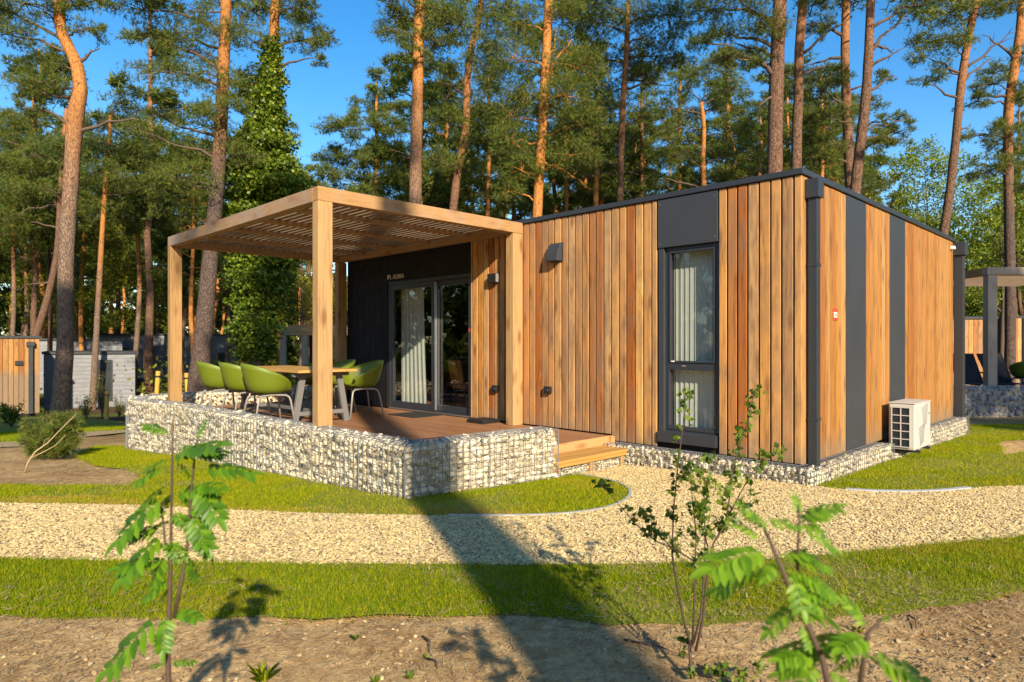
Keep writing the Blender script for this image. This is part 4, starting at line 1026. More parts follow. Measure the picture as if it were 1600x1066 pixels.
TRI = 0
def pine(label, path, D, clumps, top=17.0, extra=9, bark='bark', seed=1, group=None, lai=3.7, dead=(), needle='needle', name='pine_tree', base_xy=None, wfac=1.0, exr=(1.1, 2.2), nn=7):
    """path: [(px,py,width px)] from low to high, at depth D; clumps: [(px,py,rx,ry)] needle masses in the same plane"""
    global TRI
    r = np.random.default_rng(seed); rr = random.Random(seed)
    pts = [P3(a, b_, D) for a, b_, _ in path]; rad = [c / 2 * D / F * wfac * .95 / math.sqrt(1 + ((a - CX) / F) ** 2) for a, _, c in path]
    pts = [Vector((p.x, p.y + .04 * math.sin(i * 1.7 + seed), p.z)) for i, p in enumerate(pts)]
    d0 = (pts[1] - pts[0]).normalized(); zg = gz_(pts[0].x, D)
    if pts[0].z > zg + .3:
        k = (pts[0].z - zg) / max(d0.z, .3); bpt = pts[0] - d0 * k; pts.insert(0, Vector((bpt.x, bpt.y, gz_(bpt.x, bpt.y)))); rad.insert(0, rad[0] * 1.12)
    base = pts[0].copy(); base.z = gz_(base.x, base.y); pts[0] = base - Vector((0, 0, .15))
    # root flare
    pts.insert(1, pts[0] + (pts[1] - pts[0]) * min(.35, .6 / (pts[1] - pts[0]).length)); rad.insert(0, rad[0] * 1.15)
    dl = (pts[-1] - pts[-2]).normalized(); dl = (dl + Vector((0, 0, 1.2))).normalized()
    zt = pts[-1].z
    if path[-1][1] > 20: extra = 0
    elif top + base.z > zt + 1:
        nseg = 4; st = (top + base.z - zt) / nseg; r_l = rad[-1]; pl = pts[-1]
        for k in range(1, nseg + 1): pts.append(pl + dl * st * k + Vector((.12 * rr.uniform(-1, 1), .12 * rr.uniform(-1, 1), 0))); rad.append(max(.03, r_l * (1 - .85 * k / nseg)))
    root = empty(name, base, 0, label, 'tree', group)
    # smooth the trunk line
    P_, R_ = [], []
    for i in range(len(pts) - 1):
        m = 4
        p0, p1, p2, p3 = pts[max(i - 1, 0)], pts[i], pts[i + 1], pts[min(i + 2, len(pts) - 1)]
        for k in range(m):
            t = k / m; q = .5 * ((2 * p1) + (p2 - p0) * t + (2 * p0 - 5 * p1 + 4 * p2 - p3) * t * t + (3 * p1 - p0 - 3 * p2 + p3) * t ** 3)
            P_.append(q - base); R_.append((rad[i] * (1 - t) + rad[i + 1] * t) * rr.uniform(.96, 1.05))
    P_.append(pts[-1] - base); R_.append(rad[-1])
    trunk = MB().tube(P_, R_, 12).make('trunk', M[bark], root, True)
    def on_trunk(z):
        z = min(max(z, .5), P_[-1].z - .05)
        for i in range(len(P_) - 1):
            if P_[i + 1].z >= z: t = (z - P_[i].z) / max(1e-6, P_[i + 1].z - P_[i].z); return P_[i].lerp(P_[i + 1], t), R_[i] * (1 - t) + R_[i + 1] * t
        return P_[-1], R_[-1]
    L = float(np.clip(.0066 * D, .09, .36)); VV = []; bb = MB()
    allc = []
    for (a, b_, rx, ry) in clumps:
        c = P3(a, b_, D) - base; k = D / F; allc.append((np.array([c.x, c.y + rr.uniform(-.9, .9) * rx * k, c.z]), np.array([rx * k, rx * k * .9, ry * k]) * 1.08, lai))
    z_lo = max([P_[-1].z - top * .42] + [a[0][2] + .5 for a in allc if False])
    zf = H + CY / F * D - base.z + .6                              # just above the frame
    for k in range(extra):
        z = rr.uniform(max(zf, top * .55), max(zf + 1.0, top)); pt, _ = on_trunk(z); q = rr.uniform(0, 6.28); dd = rr.uniform(.3, 1.0) * (2.4 - 1.5 * (z - zf) / max(1, top - zf))
        s = rr.uniform(*exr); allc.append((np.array([pt.x + math.cos(q) * dd, pt.y + math.sin(q) * dd, z]), np.array([s, s, s * .5]), 1.5))
    for q_, (cen, rad3, la) in enumerate(allc):
        Lk = L if q_ < len(clumps) else max(.26, L * 1.9)        # coarser tufts above the frame
        ta = .5 * Lk * Lk * .125 * nn
        n = int(np.clip(math.pi * rad3[0] * rad3[2] * la / ta, 40, 2600)); cc, ax, sc = clump_tufts(cen, rad3, n, r); VV.append(tufts(cc, ax, Lk, r, nn))
        cv = Vector(cen); hd = math.hypot(cen[0] - on_trunk(cen[2])[0].x, cen[1] - on_trunk(cen[2])[0].y)
        if hd > .35:
            p0, r0 = on_trunk(cen[2] - hd * rr.uniform(.1, .45)); br = min(r0 * .45, .02 + .018 * hd)
            pl = bez(p0, cv, rr.uniform(-.1, .25) * hd, 6); pl = [q + Vector((rr.uniform(-.06, .06), rr.uniform(-.06, .06), rr.uniform(-.06, .06))) * min(1, hd) for q in pl[:-1]] + [pl[-1]]; pl[0] = p0
            bb.tube(pl, [br * (1 - .8 * i / 6) for i in range(7)], 6)
        for s in sc[:: max(1, len(sc) // 7)]:
            bb.tube(bez(cv, Vector(s), .05, 2), [.016, .011, .006], 4, False)
    for (ax_, ay, bx, by) in dead:
        a = P3(ax_, ay, D) - base; c = P3(bx, by, D) - base; pt, r0 = on_trunk(a.z); ln = (c - pt).length; c = c + Vector((0, rr.uniform(-.4, .4) * ln, 0))
        pl = bez(pt, c, .12 * ln, 6); pl = [pl[0]] + [q + Vector((rr.uniform(-.04, .04), 0, rr.uniform(-.04, .04))) * ln for q in pl[1:]]
        bb.tube(pl, [max(.012, min(r0 * .5, .05) * (1 - .85 * i / 6)) for i in range(7)], 6)
        for k in range(2, 6):
            e_ = pl[k] + Vector((rr.uniform(-.3, .5) * (1 if bx > ax_ else -1), rr.uniform(-.3, .3), rr.uniform(-.35, .35))) * ln * .5; bb.tube(bez(pl[k], e_, .03, 3), [.014, .010, .007, .004], 4, False)
    if bb.v: bb.make('branches', M['twig'] if bark != 'bark_orange' else M['bark_orange'], root, True)['kind'] = 'stuff'
    if VV:
        v = np.concatenate(VV); TRI += len(v) // 3
        add('crown', v, np.arange(len(v)).reshape(-1, 3), M[needle], root)
    return root
def leaves(c, L, r, ratio=.62, up=.5):
    n = len(c); d = r.normal(size=(n, 3)); d /= np.linalg.norm(d, axis=1)[:, None]; nn = r.normal(size=(n, 3)) + np.array([0, -.15, up]); s = np.cross(d, nn); s /= np.linalg.norm(s, axis=1)[:, None] + 1e-9
    l = (L * r.uniform(.65, 1.25, n))[:, None]; nm = np.cross(s, d)
    return np.stack([c, c + d * l * .45 + s * l * ratio * .5 + nm * l * .05, c + d * l, c + d * l * .45 - s * l * ratio * .5 + nm * l * .05], 1).reshape(-1, 3)
def broad(label, path, D, clumps, seed, L=.1, lai=2.6, m='broad', bark='twig', group=None, name='broadleaf_tree', cat='tree'):
    global TRI
    r = np.random.default_rng(seed); rr = random.Random(seed); pts = [P3(a, b_, D) for a, b_, _ in path]; rad = [c / 2 * D / F for *_, c in path]
    base = pts[0].copy(); base.z = gz_(base.x, D); pts.insert(0, base - Vector((0, 0, .1))); rad.insert(0, rad[0] * 1.15)
    root = empty(name, base, 0, label, cat, group); bb = MB().tube([p - base for p in pts], rad, 8); bb.make('trunk', M[bark], root, True); VV = []; bb = MB(); k = D / F
    for a, b_, rx, ry in clumps:
        cen = P3(a, b_, D) - base; cen.y += rr.uniform(-.8, .8) * rx * k; R3 = np.array([rx, rx * .9, ry]) * k
        n = int(np.clip(math.pi * R3[0] * R3[2] * lai / (L * L * .31), 40, 6000)); m_ = max(4, n // 40)
        d = r.normal(size=(m_, 3)); d /= np.linalg.norm(d, axis=1)[:, None]; sc = np.array(cen) + d * R3 * r.uniform(.3, 1, (m_, 1)) ** .5
        c = (sc[:, None] + r.normal(size=(m_, 40, 3)) * np.array([1, 1, .6]) * min(R3) * .33).reshape(-1, 3); VV.append(leaves(c, L, r))
        a0 = pts[-1] - base; a1 = pts[1] - base; bs = a1.lerp(a0, rr.uniform(.3, 1)); bb.tube(bez(bs, cen, .1, 4), [rad[-1] * .5, rad[-1] * .4, rad[-1] * .3, .012, .006], 5, False)
        for s in sc[:: max(1, m_ // 5)]: bb.tube(bez(cen, Vector(s), .02, 2), [.010, .007, .004], 4, False)
    bb.make('branches', M[bark], root, True)['kind'] = 'stuff'; v = np.concatenate(VV); TRI += len(v) // 2; add('crown', v, np.arange(len(v)).reshape(-1, 4), M[m], root); return root

# ---- named pines, left to right
pine('big pale pine with an S bend in the upper trunk at the left', [(92, 660, 34), (97, 600, 31), (100, 540, 30), (103, 460, 29), (106, 380, 28), (109, 300, 27), (114, 215, 28), (121, 172, 29), (126, 142, 25), (118, 100, 22), (104, 68, 21), (97, 45, 20), (92, 0, 20)], 15.5,
     [(165, 10, 30, 16), (140, 50, 28, 14), (60, 20, 55, 20), (25, 62, 45, 18), (55, 95, 48, 18), (20, 128, 42, 18), (75, 135, 40, 16), (30, 165, 26, 10), (120, 8, 30, 14), (-20, 20, 50, 30)], 17, 9, 'bark', 11, dead=((123, 210, 215, 185), (130, 100, 155, 75), (110, 60, 75, 20)))
pine('leaning pine trunk crossing behind the big left pine', [(55, 530, 14), (72, 470, 13), (88, 400, 11), (94, 330, 10), (98, 250, 10), (104, 170, 9)], 27, [(40, 215, 45, 22), (15, 260, 50, 25), (70, 250, 40, 20), (30, 300, 45, 20), (80, 300, 30, 15), (-10, 215, 40, 25), (20, 340, 50, 22), (60, 190, 32, 14)], 16, 5, 'bark_brown', 12, dead=((90, 320, 15, 350), (80, 440, 20, 455)))
pine('slim pine with sunlit upper trunk between the left cabins', [(149, 545, 11), (154, 450, 10), (160, 370, 9), (164, 310, 8), (168, 240, 7), (172, 180, 6)], 27, [(190, 168, 32, 16), (150, 195, 40, 20), (212, 200, 32, 18), (180, 230, 55, 20), (130, 240, 45, 22), (225, 248, 32, 20), (160, 275, 55, 22), (200, 150, 20, 10), (205, 290, 40, 20), (140, 320, 45, 20)], 14, 2, 'bark', 13)
pine('thick dark pine trunk behind the terrace chairs', [(308, 615, 38), (318, 520, 31), (330, 400, 27), (338, 300, 25), (344, 200, 22), (350, 100, 20), (354, 0, 18)], 17.5,
     [(225, 18, 36, 18), (265, 45, 42, 20), (215, 55, 26, 14), (315, 20, 45, 20), (300, 80, 55, 24), (345, 60, 40, 24), (250, 100, 35, 18), (285, 130, 55, 24), (375, 40, 30, 24), (350, 130, 45, 28), (240, 175, 36, 18), (300, 185, 50, 24), (365, 185, 40, 26), (265, 225, 55, 22), (330, 235, 48, 24), (240, 275, 55, 24), (300, 290, 55, 24), (375, 240, 30, 22), (270, 330, 45, 18)], 18, 8, 'bark_dark', 14, lai=2.2)
ivt = pine('pine wrapped in bright ivy behind the terrace table', [(402, 565, 22), (410, 450, 20), (418, 300, 18), (424, 150, 17), (428, 60, 16), (431, 0, 15)], 19, [(395, 15, 26, 16), (468, 25, 42, 18), (505, 48, 26, 15), (470, 68, 40, 14), (500, 95, 18, 8), (400, 70, 22, 14), (450, 5, 40, 15), (395, 120, 18, 12)], 18, 8, 'bark', 15)
def ivy_on(root, D):
    r = np.random.default_rng(5); b0 = np.array(root.location); C = []; k = D / F
    prof = [(560, 26, 396), (500, 30, 398), (430, 42, 408), (380, 56, 416), (330, 54, 414), (290, 60, 418), (250, 50, 412), (215, 32, 410), (185, 24, 420), (150, 20, 416), (120, 17, 424), (90, 14, 422), (60, 6, 427)]
    for i in range(len(prof) - 1):
        (ya, ra, xa), (yb, rb, xb) = prof[i], prof[i + 1]; n = int(18 * (ya - yb) * (ra + rb) / 2 / 40 * 3.2)
        t = r.random(n); y = ya + (yb - ya) * t; rd = (ra + (rb - ra) * t) * r.uniform(.5, 1.08, n) * (1 + .35 * np.sin(y * .13 + 1) * np.sin(y * .047) + .2 * np.sin(y * .31)); x = xa + (xb - xa) * t; a = r.uniform(0, 6.283, n); kp = np.sin(y * .21 + 3 * a) + np.sin(y * .083 - 2 * a) + r.normal(size=n) * .5 > -.75; x, y, rd, a = x[kp], y[kp], rd[kp], a[kp]
        C.append(np.stack([(x - CX + rd * np.cos(a)) * k, D + rd * np.sin(a) * k * .8, H - (y - CY) * k], 1))
    c = np.concatenate(C); c = (c[:, None] + r.normal(size=(len(c), 3, 3)) * .07).reshape(-1, 3) - b0
    v = leaves(c, .10, r, .85, .1); add('ivy', v, np.arange(len(v)).reshape(-1, 4), M['ivy'], root)
ivy_on(ivt, 19)
pine('tall straight pine with orange upper bark rising behind the pergola', [(649, 318, 21), (650, 250, 20), (652, 150, 19), (654, 60, 18), (656, 0, 17)], 16.5, [(608, 15, 32, 18), (618, 48, 26, 16), (640, 80, 20, 12), (690, 22, 40, 24), (680, 65, 34, 20), (720, 40, 36, 24), (630, 8, 30, 14), (660, 95, 22, 8)], 19, 9, 'bark', 16)
pine('crooked brown pine right of the tall orange one', [(708, 330, 13), (716, 260, 13), (728, 200, 12), (729, 150, 12), (734, 90, 11), (746, 40, 10), (752, 0, 10)], 23, [(760, 100, 45, 30), (785, 50, 42, 26), (700, 120, 26, 18), (770, 160, 48, 30), (735, 185, 38, 22), (690, 190, 34, 18), (770, 215, 42, 24), (715, 240, 40, 18), (765, 8, 40, 20), (690, 255, 40, 18)], 18, 7, 'bark_brown', 17, dead=((730, 150, 670, 130), (726, 120, 690, 165)))
pine('mid distance pine with a pointed crown left of the orange trunk', [(588, 330, 6), (588, 250, 6), (588, 180, 5), (588, 130, 4)], 40, [(588, 122, 12, 12), (586, 142, 18, 9), (572, 160, 28, 10), (606, 165, 26, 10), (560, 188, 26, 10), (600, 195, 34, 12), (545, 212, 34, 13), (590, 222, 42, 14), (625, 205, 26, 14), (520, 240, 30, 12), (565, 250, 45, 15), (615, 250, 40, 16), (505, 270, 28, 12), (545, 280, 45, 14), (600, 285, 45, 16), (640, 270, 28, 16), (500, 300, 36, 12), (570, 310, 50, 12), (630, 165, 14, 9)], 16.5, 0, 'bark', 18, lai=6.5)
pine('orange barked pine above the cabin roof end', [(839, 345, 17), (843, 270, 16), (848, 190, 16), (853, 90, 15), (858, 0, 14)], 20, [(815, 40, 32, 26), (800, 95, 38, 26), (825, 140, 30, 22), (795, 170, 40, 28), (885, 75, 34, 22), (900, 115, 42, 28), (880, 165, 46, 30), (800, 225, 36, 24), (905, 205, 38, 24), (865, 225, 40, 26), (815, 270, 30, 20), (895, 250, 40, 22), (880, 25, 30, 20), (795, 300, 22, 16)], 18, 8, 'bark_orange', 19, dead=((845, 130, 892, 60), (850, 250, 920, 290)))
pine('dark slender pine with long bare branches over the roof', [(969, 320, 11), (971, 230, 11), (974, 150, 10), (979, 80, 9), (982, 0, 8)], 24, [(935, 35, 42, 26), (990, 28, 38, 26), (1040, 45, 38, 24), (925, 85, 42, 26), (1000, 78, 40, 24), (1050, 85, 32, 18), (945, 130, 38, 22), (1010, 115, 32, 14), (1070, 25, 26, 18), (900, 15, 40, 22)], 18, 8, 'bark_brown', 20, dead=((974, 125, 1030, 125), (973, 140, 1042, 140), (971, 200, 1010, 185), (970, 260, 935, 250)))
pine('thin pine left of the dark slender one', [(931, 325, 9), (932, 260, 8), (934, 205, 8), (936, 150, 7)], 28, [(915, 185, 42, 20), (955, 170, 32, 16), (900, 215, 40, 20), (960, 225, 32, 16), (925, 245, 45, 16), (890, 270, 36, 16), (965, 265, 30, 12)], 15, 2, 'bark', 21, lai=2.4)
pine('bushy crooked pine just over the middle of the roof', [(1100, 300, 9), (1098, 250, 8), (1100, 200, 7), (1096, 160, 6)], 30, [(1060, 125, 40, 20), (1105, 115, 36, 20), (1155, 130, 36, 18), (1035, 160, 32, 14), (1120, 160, 42, 16), (1070, 195, 40, 14), (1150, 195, 42, 18), (1045, 215, 36, 12), (1110, 232, 52, 18), (1165, 235, 38, 18), (1050, 250, 42, 14), (1120, 268, 52, 12), (1180, 270, 32, 12), (1020, 275, 32, 12)], 14, 2, 'bark', 22, lai=2.5, dead=((1098, 190, 1065, 155),))
pine('thick shaded pine trunk rising left behind the roof corner', [(1209, 290, 27), (1211, 200, 25), (1215, 100, 24), (1219, 0, 23)], 14.5, [(1140, 18, 45, 20), (1180, 45, 40, 20), (1120, 55, 38, 16), (1165, 80, 42, 16), (1130, 95, 32, 12), (1105, 20, 28, 16), (1185, 105, 26, 12), (1095, 70, 24, 12)], 18, 9, 'bark_brown', 23, dead=((1213, 95, 1150, 62), (1214, 150, 1180, 170)))
pine('reddish pine trunk close right of the thick one', [(1243, 290, 17), (1246, 200, 17), (1249, 130, 16), (1248, 80, 16), (1254, 0, 15)], 17, [(1270, 8, 30, 16), (1232, 130, 22, 14), (1290, 28, 26, 10), (1275, 55, 22, 9)], 18, 8, 'bark_brown', 24, dead=((1248, 88, 1320, 38), (1249, 120, 1300, 100)))
pine('knotty pine trunk with a curved side branch over the roof corner', [(1330, 310, 18), (1327, 230, 17), (1322, 150, 16), (1319, 80, 15), (1322, 0, 14)], 18, [(1285, 125, 34, 14), (1270, 155, 36, 14), (1290, 185, 42, 16), (1262, 210, 36, 14), (1300, 225, 42, 16), (1275, 250, 42, 14), (1350, 165, 28, 12), (1375, 125, 16, 8)], 18, 8, 'bark_brown', 25, dead=((1320, 90, 1262, 98), (1322, 60, 1270, 30)))
pine('straight pine with dead twigs right of the roof corner', [(1336, 310, 19), (1342, 250, 18), (1350, 170, 17), (1357, 80, 16), (1362, 0, 15)], 16, [(1380, 190, 32, 10), (1405, 205, 26, 9), (1372, 225, 36, 10), (1415, 185, 18, 8), (1370, 122, 12, 7)], 18, 8, 'bark_brown', 26, dead=((1360, 45, 1445, 0), (1358, 70, 1410, 75), (1356, 85, 1410, 30), (1354, 110, 1400, 85), (1350, 150, 1395, 122)))
pine('leaning pine against the blue sky on the right', [(1474, 375, 15), (1482, 310, 15), (1492, 220, 15), (1503, 130, 15), (1514, 60, 14), (1524, 0, 13)], 19, [(1475, 25, 36, 18), (1455, 60, 26, 16), (1480, 75, 28, 18), (1440, 90, 18, 14), (1465, 110, 20, 14), (1440, 125, 12, 10), (1545, 12, 36, 16), (1480, 0, 36, 14), (1580, 5, 26, 12)], 17, 8, 'bark_brown', 27, dead=((1505, 110, 1575, 58), (1500, 130, 1560, 85), (1508, 55, 1440, 62), (1490, 205, 1512, 202)))
pine('pine at the right edge behind the weathered pergola post', [(1578, 600, 20), (1577, 450, 19), (1576, 300, 18), (1577, 180, 18), (1584, 110, 17), (1592, 50, 16), (1597, 0, 15)], 19.5, [(1548, 135, 30, 12), (1535, 155, 30, 10), (1560, 110, 26, 12), (1595, 85, 20, 14), (1545, 210, 36, 14), (1590, 225, 32, 16), (1560, 255, 42, 16), (1598, 290, 28, 14), (1540, 270, 26, 10), (1600, 150, 26, 16)], 18, 8, 'bark_dark', 28, dead=((1580, 95, 1530, 60), (1578, 150, 1525, 150)))
# mid distance pines that close the wood between the named trunks
FILL = [(20, 170, 380, 60, 30), (75, 230, 390, 50, 34), (130, 270, 390, 50, 36), (215, 220, 360, 52, 32), (262, 270, 390, 50, 38), (300, 250, 440, 45, 30), (385, 280, 400, 40, 36), (482, 265, 420, 36, 44), (700, 150, 330, 56, 34), (762, 100, 330, 60, 30), (803, 230, 340, 50, 36), (885, 60, 320, 58, 32), (940, 150, 320, 56, 36), (1003, 70, 300, 52, 34), (1062, 90, 300, 46, 38), (1135, 70, 290, 46, 36), (1186, 150, 290, 36, 34), (1283, 110, 300, 46, 30), (1322, 150, 320, 46, 36), (1592, 150, 450, 44, 28), (-40, 150, 400, 60, 30), (40, 300, 420, 56, 40), (182, 320, 410, 46, 44), (640, 230, 330, 36, 38), (560, 300, 400, 50, 46), (1395, 300, 420, 36, 42)]
ANCH = [(-60, 'the left picture edge'), (100, 'the big bent left pine'), (160, 'the slim sunlit pine'), (330, 'the thick dark trunk'), (415, 'the ivy column'), (588, 'the pointed crown pine'), (650, 'the tall orange trunk'), (725, 'the crooked brown pine'), (845, 'the roof end pine'), (975, 'the dark slender pine'), (1100, 'the bushy crooked pine'), (1212, 'the thick shaded trunk'), (1325, 'the knotty trunk'), (1490, 'the leaning right pine'), (1580, 'the right edge pine')]
def where(px, D):
    a = min(ANCH, key=lambda q: abs(q[0] - px)); return f"mid distance pine {'close' if abs(px - a[0]) < 22 else 'a little way'} {'left' if px < a[0] else 'right'} of {a[1]}, {'farther back' if D > 34 else 'nearer' }"
for i, (px, yt, yb, hw, D) in enumerate(FILL):
    q = random.Random(500 + i); cl = []
    for k in range(15):
        t = (k + q.random()) / 15; y = yt + (yb - yt) * t; ww = hw * (.25 + .75 * min(1, t * 2.2)); cl.append((px + q.uniform(-1, 1) * ww * .8, y, q.uniform(.45, .75) * hw * (.5 + .5 * min(1, t * 2)), q.uniform(.2, .34) * hw))
    pine(where(px, D), [(px + q.uniform(-6, 6), 560, 9), (px + q.uniform(-4, 4), (yb + 560) / 2, 8), (px, yb, 7), (px + q.uniform(-3, 3), (yt + yb) / 2, 6), (px, yt + 8, 3)], D, cl, 14, 0, ('bark', 'bark_brown', 'bark_orange')[i % 3], 600 + i, group='mid distance pines of the wood', lai=2.8, needle='needle' if i % 2 else 'needle_far')
# broadleaf trees
broad('bright green young beech behind the side wall on the right', [(1450, 560, 9), (1452, 450, 8), (1455, 350, 6)], 27, [(1410, 262, 30, 20), (1440, 240, 26, 16), (1470, 265, 34, 20), (1430, 300, 42, 22), (1490, 305, 42, 24), (1460, 340, 52, 24), (1410, 345, 32, 20), (1520, 340, 36, 24), (1500, 385, 42, 24), (1530, 430, 36, 24), (1515, 475, 34, 22)], 31)
broad('sunlit green tree over the neighbour roof at the right edge', [(1565, 560, 8), (1568, 470, 7), (1570, 380, 6)], 24, [(1545, 300, 32, 18), (1585, 330, 36, 22), (1545, 350, 36, 22), (1590, 385, 34, 24), (1550, 400, 34, 22), (1575, 440, 34, 22), (1600, 350, 30, 22), (1535, 455, 26, 20), (1610, 420, 26, 24)], 32)
for i, (px, cl, D, lab) in enumerate(((228, [(170, 400, 36, 20), (165, 450, 36, 22), (180, 500, 40, 18), (205, 370, 40, 20), (250, 390, 36, 20), (225, 420, 45, 22), (195, 440, 36, 20), (255, 450, 36, 22), (215, 480, 42, 20), (250, 500, 36, 16), (240, 345, 32, 16)], 36, 'yellow green young tree between the left trunks'), (120, [(120, 420, 32, 20), (140, 455, 32, 20), (105, 470, 36, 22), (130, 500, 36, 18), (60, 440, 36, 22), (35, 480, 36, 22), (70, 500, 36, 18)], 38, 'dull green understory tree behind the leaning trunk'),
                                      (470, [(465, 440, 28, 22), (490, 470, 28, 22), (450, 490, 28, 20), (500, 430, 22, 18), (520, 480, 22, 18), (475, 400, 22, 18)], 36, 'yellow green young tree seen under the pergola'), (355, [(350, 400, 22, 22), (370, 440, 20, 22), (345, 470, 22, 20), (290, 440, 26, 24), (300, 480, 26, 20)], 38, 'green young tree behind the thick dark trunk'), (1380, [(1390, 280, 22, 14), (1375, 310, 24, 14), (1400, 330, 24, 14)], 30, 'green treetop just above the side roof edge'))):
    broad(lab, [(px, 565, 7), (px + 3, 480, 6), (px, 400, 4)], D, cl, 40 + i, .15, 2.0, 'broad_dull')

# ---- more distant pines: one of each kind, then copies
def far_pine(seed, h, crown0, orange):
    r = np.random.default_rng(seed); rr = random.Random(seed); b = MB(); n = 8; pts = [(rr.uniform(-.15, .15) * (i > 0) + .05 * i * rr.uniform(-1, 1), rr.uniform(-.1, .1), h * i / n) for i in range(n + 1)]
    b.tube(pts, [.19 * (1 - .8 * i / n) for i in range(n + 1)], 8); me_t = mesh_of('trunk', b.v, b.f, M['bark_orange' if orange else 'bark_brown'], True); VV = []; b = MB()
    for k in range(22):
        z = rr.uniform(crown0, h); q = rr.uniform(0, 6.28); d = rr.uniform(.2, 1) * (2.6 * (1 - .6 * (z - crown0) / (h - crown0))); cen = np.array([d * math.cos(q), d * math.sin(q), z]); s = rr.uniform(.7, 1.3); cc, ax, sc = clump_tufts(cen, np.array([s, s, s * .45]), 150, r); VV.append(tufts(cc, ax, .30, r, 6, .17)); b.tube(bez((0, 0, z - .4 * d), cen, .1, 3), [.05, .04, .03, .015], 5, False)
    v = np.concatenate(VV); me_c = mesh_of('crown', v, np.arange(len(v)).reshape(-1, 3), M['needle_far']); me_b = mesh_of('branches', b.v, b.f, M['twig'], True); return me_t, me_c, me_b
PROTO = [far_pine(60, 17, 7.5, True), far_pine(61, 19, 9, False), far_pine(62, 15, 5.5, False), far_pine(63, 18, 6.5, True)]
rr = random.Random(77); cnt = 0
for row, (D0, n) in enumerate(((33, 20), (42, 28), (52, 34), (63, 36))):
    for i in range(n):
        D = D0 + rr.uniform(-3.5, 3.5); px = -120 + 1840 * (i + rr.uniform(.1, .9)) / n
        if 130 < px < 230 and D < 50: continue
        if 470 < px < 650 and D < 62: D += 26               # the open sky gap
        if 1395 < px < 1570 and D < 58: continue
        x = (px - CX) / F * D; k = rr.randrange(4); sc = rr.uniform(.82, 1.12)
        if 470 < px < 650 or 1395 < px < 1570: sc = .52
        o = empty('far_pine', (x, D, gz_(x, D)), rr.uniform(0, 6.28), 'slim distant pine standing in the dense wood behind the cabins', 'tree', 'distant pines of the wood behind'); o.scale = (sc, sc, sc)
        for nm, me in zip(('trunk', 'crown', 'branches'), PROTO[k]):
            q_ = add_me(nm, me, o)
            if nm == 'branches': q_['kind'] = 'stuff'
# ---- the far wood reads as one mass
r = np.random.default_rng(99); C = []
for k in range(1000):
    D = r.uniform(66, 92); px = r.uniform(-300, 1900); top = 12.5 if not (455 < px < 660) else 9.0
    z = -1 + (top + 1) * r.random() ** 1.5; c = np.array([(px - CX) / F * D, D, z]); cc, ax, sc = clump_tufts(c, np.array([2.6, 1.8, 1.5]), 48, r, 16); C.append(tufts(cc, ax, 1.15, r, 6, .22))
v = np.concatenate(C); put(add('far_wood', v, np.arange(len(v)).reshape(-1, 3), M['needle_far']), 'dense green wood filling the horizon behind all cabins', 'wood', kind='stuff')
C = []
for k in range(520):
    a = r.uniform(math.pi * .76, math.pi * 2.24); D = r.uniform(42, 60); c = np.array([D * math.cos(a), D * math.sin(a), r.uniform(-1, 11)]); cc, ax, sc = clump_tufts(c, np.array([2.6, 2.6, 1.6]), 30, r, 10); C.append(tufts(cc, ax, 1.6, r, 5, .25))
v = np.concatenate(C); put(add('far_wood', v, np.arange(len(v)).reshape(-1, 3), M['needle_far']), 'wood behind the viewer, seen mirrored in the door panes', 'wood', kind='stuff')
# ---- undergrowth below the left trees
C = []
for k in range(150):
    D = r.uniform(26, 50); px = r.uniform(-150, 620) if k < 110 else r.uniform(1380, 1700); x = (px - CX) / F * D
    if abs(D - 30) < 6 and 20 < px < 240: continue
    c = np.array([x, D, gz_(x, D) + r.uniform(.2, 1.4)]) + r.normal(size=(70, 3)) * np.array([.8, .8, .45]); C.append(leaves(c, .2, r, .6))
v = np.concatenate(C); put(add('undergrowth', v, np.arange(len(v)).reshape(-1, 4), M['broad_dull']), 'low leafy undergrowth between the far trunks', 'undergrowth', kind='stuff')

# ---- pines behind the camera: their trunks and crowns throw the shade in the picture
def back_pine(x, y, h, c0, rad, seed, lab, nclump=26):
    r = np.random.default_rng(seed); rr = random.Random(seed); base = Vector((x, y, gz_(x, y))); root = empty('pine_tree', base, 0, lab, 'tree', 'pines behind the viewer')
    n = 9; pts = [(0, 0, -.1)] + [(.10 * math.sin(i * .9 + seed) * (i > 1), .1 * math.cos(i * 1.1 + seed) * (i > 1), h * i / n) for i in range(1, n + 1)]
    b = MB().tube(pts, [rad * (1.25 if i == 0 else 1 - .75 * i / n) for i in range(n + 1)], 12); b.make('trunk', M['bark'], root, True); VV = []; b = MB()
    for k in range(nclump):
        z = rr.uniform(c0, h); q = rr.uniform(0, 6.28); d = rr.uniform(.2, 1) * (3.0 * (1 - .5 * (z - c0) / (h - c0))); cen = np.array([d * math.cos(q), d * math.sin(q), z]); s = rr.uniform(.8, 1.5); cc, ax, sc = clump_tufts(cen, np.array([s, s, s * .45]), 110, r); VV.append(tufts(cc, ax, .32, r, 6, .2)); b.tube(bez((0, 0, z - .4 * d), cen, .1, 3), [.05, .04, .03, .015], 5, False)
    v = np.concatenate(VV); add('crown', v, np.arange(len(v)).reshape(-1, 3), M['needle'], root); b.make('branches', M['twig'], root, True)['kind'] = 'stuff'
back_pine(2.12, -3.2, 18, 11, .205, 1, 'pine whose trunk shadow crosses the path')
for i, a in enumerate(((4.4, -9.85, 22, 14.5, .18), (-4.2, -7, 14.4, 10.6, .18), (16.3, -4.2, 12.6, 8.4, .16), (34, -9, 20, 10, .22), (33, -2, 18, 8, .2), (-4.5, -22, 22, 12, .2))):  # unseen pines, added with crowns placed and sized for where shade falls
    back_pine(*a, 200 + i, 'unseen pine added behind the viewer for its shade')
print('needle/leaf faces', TRI)

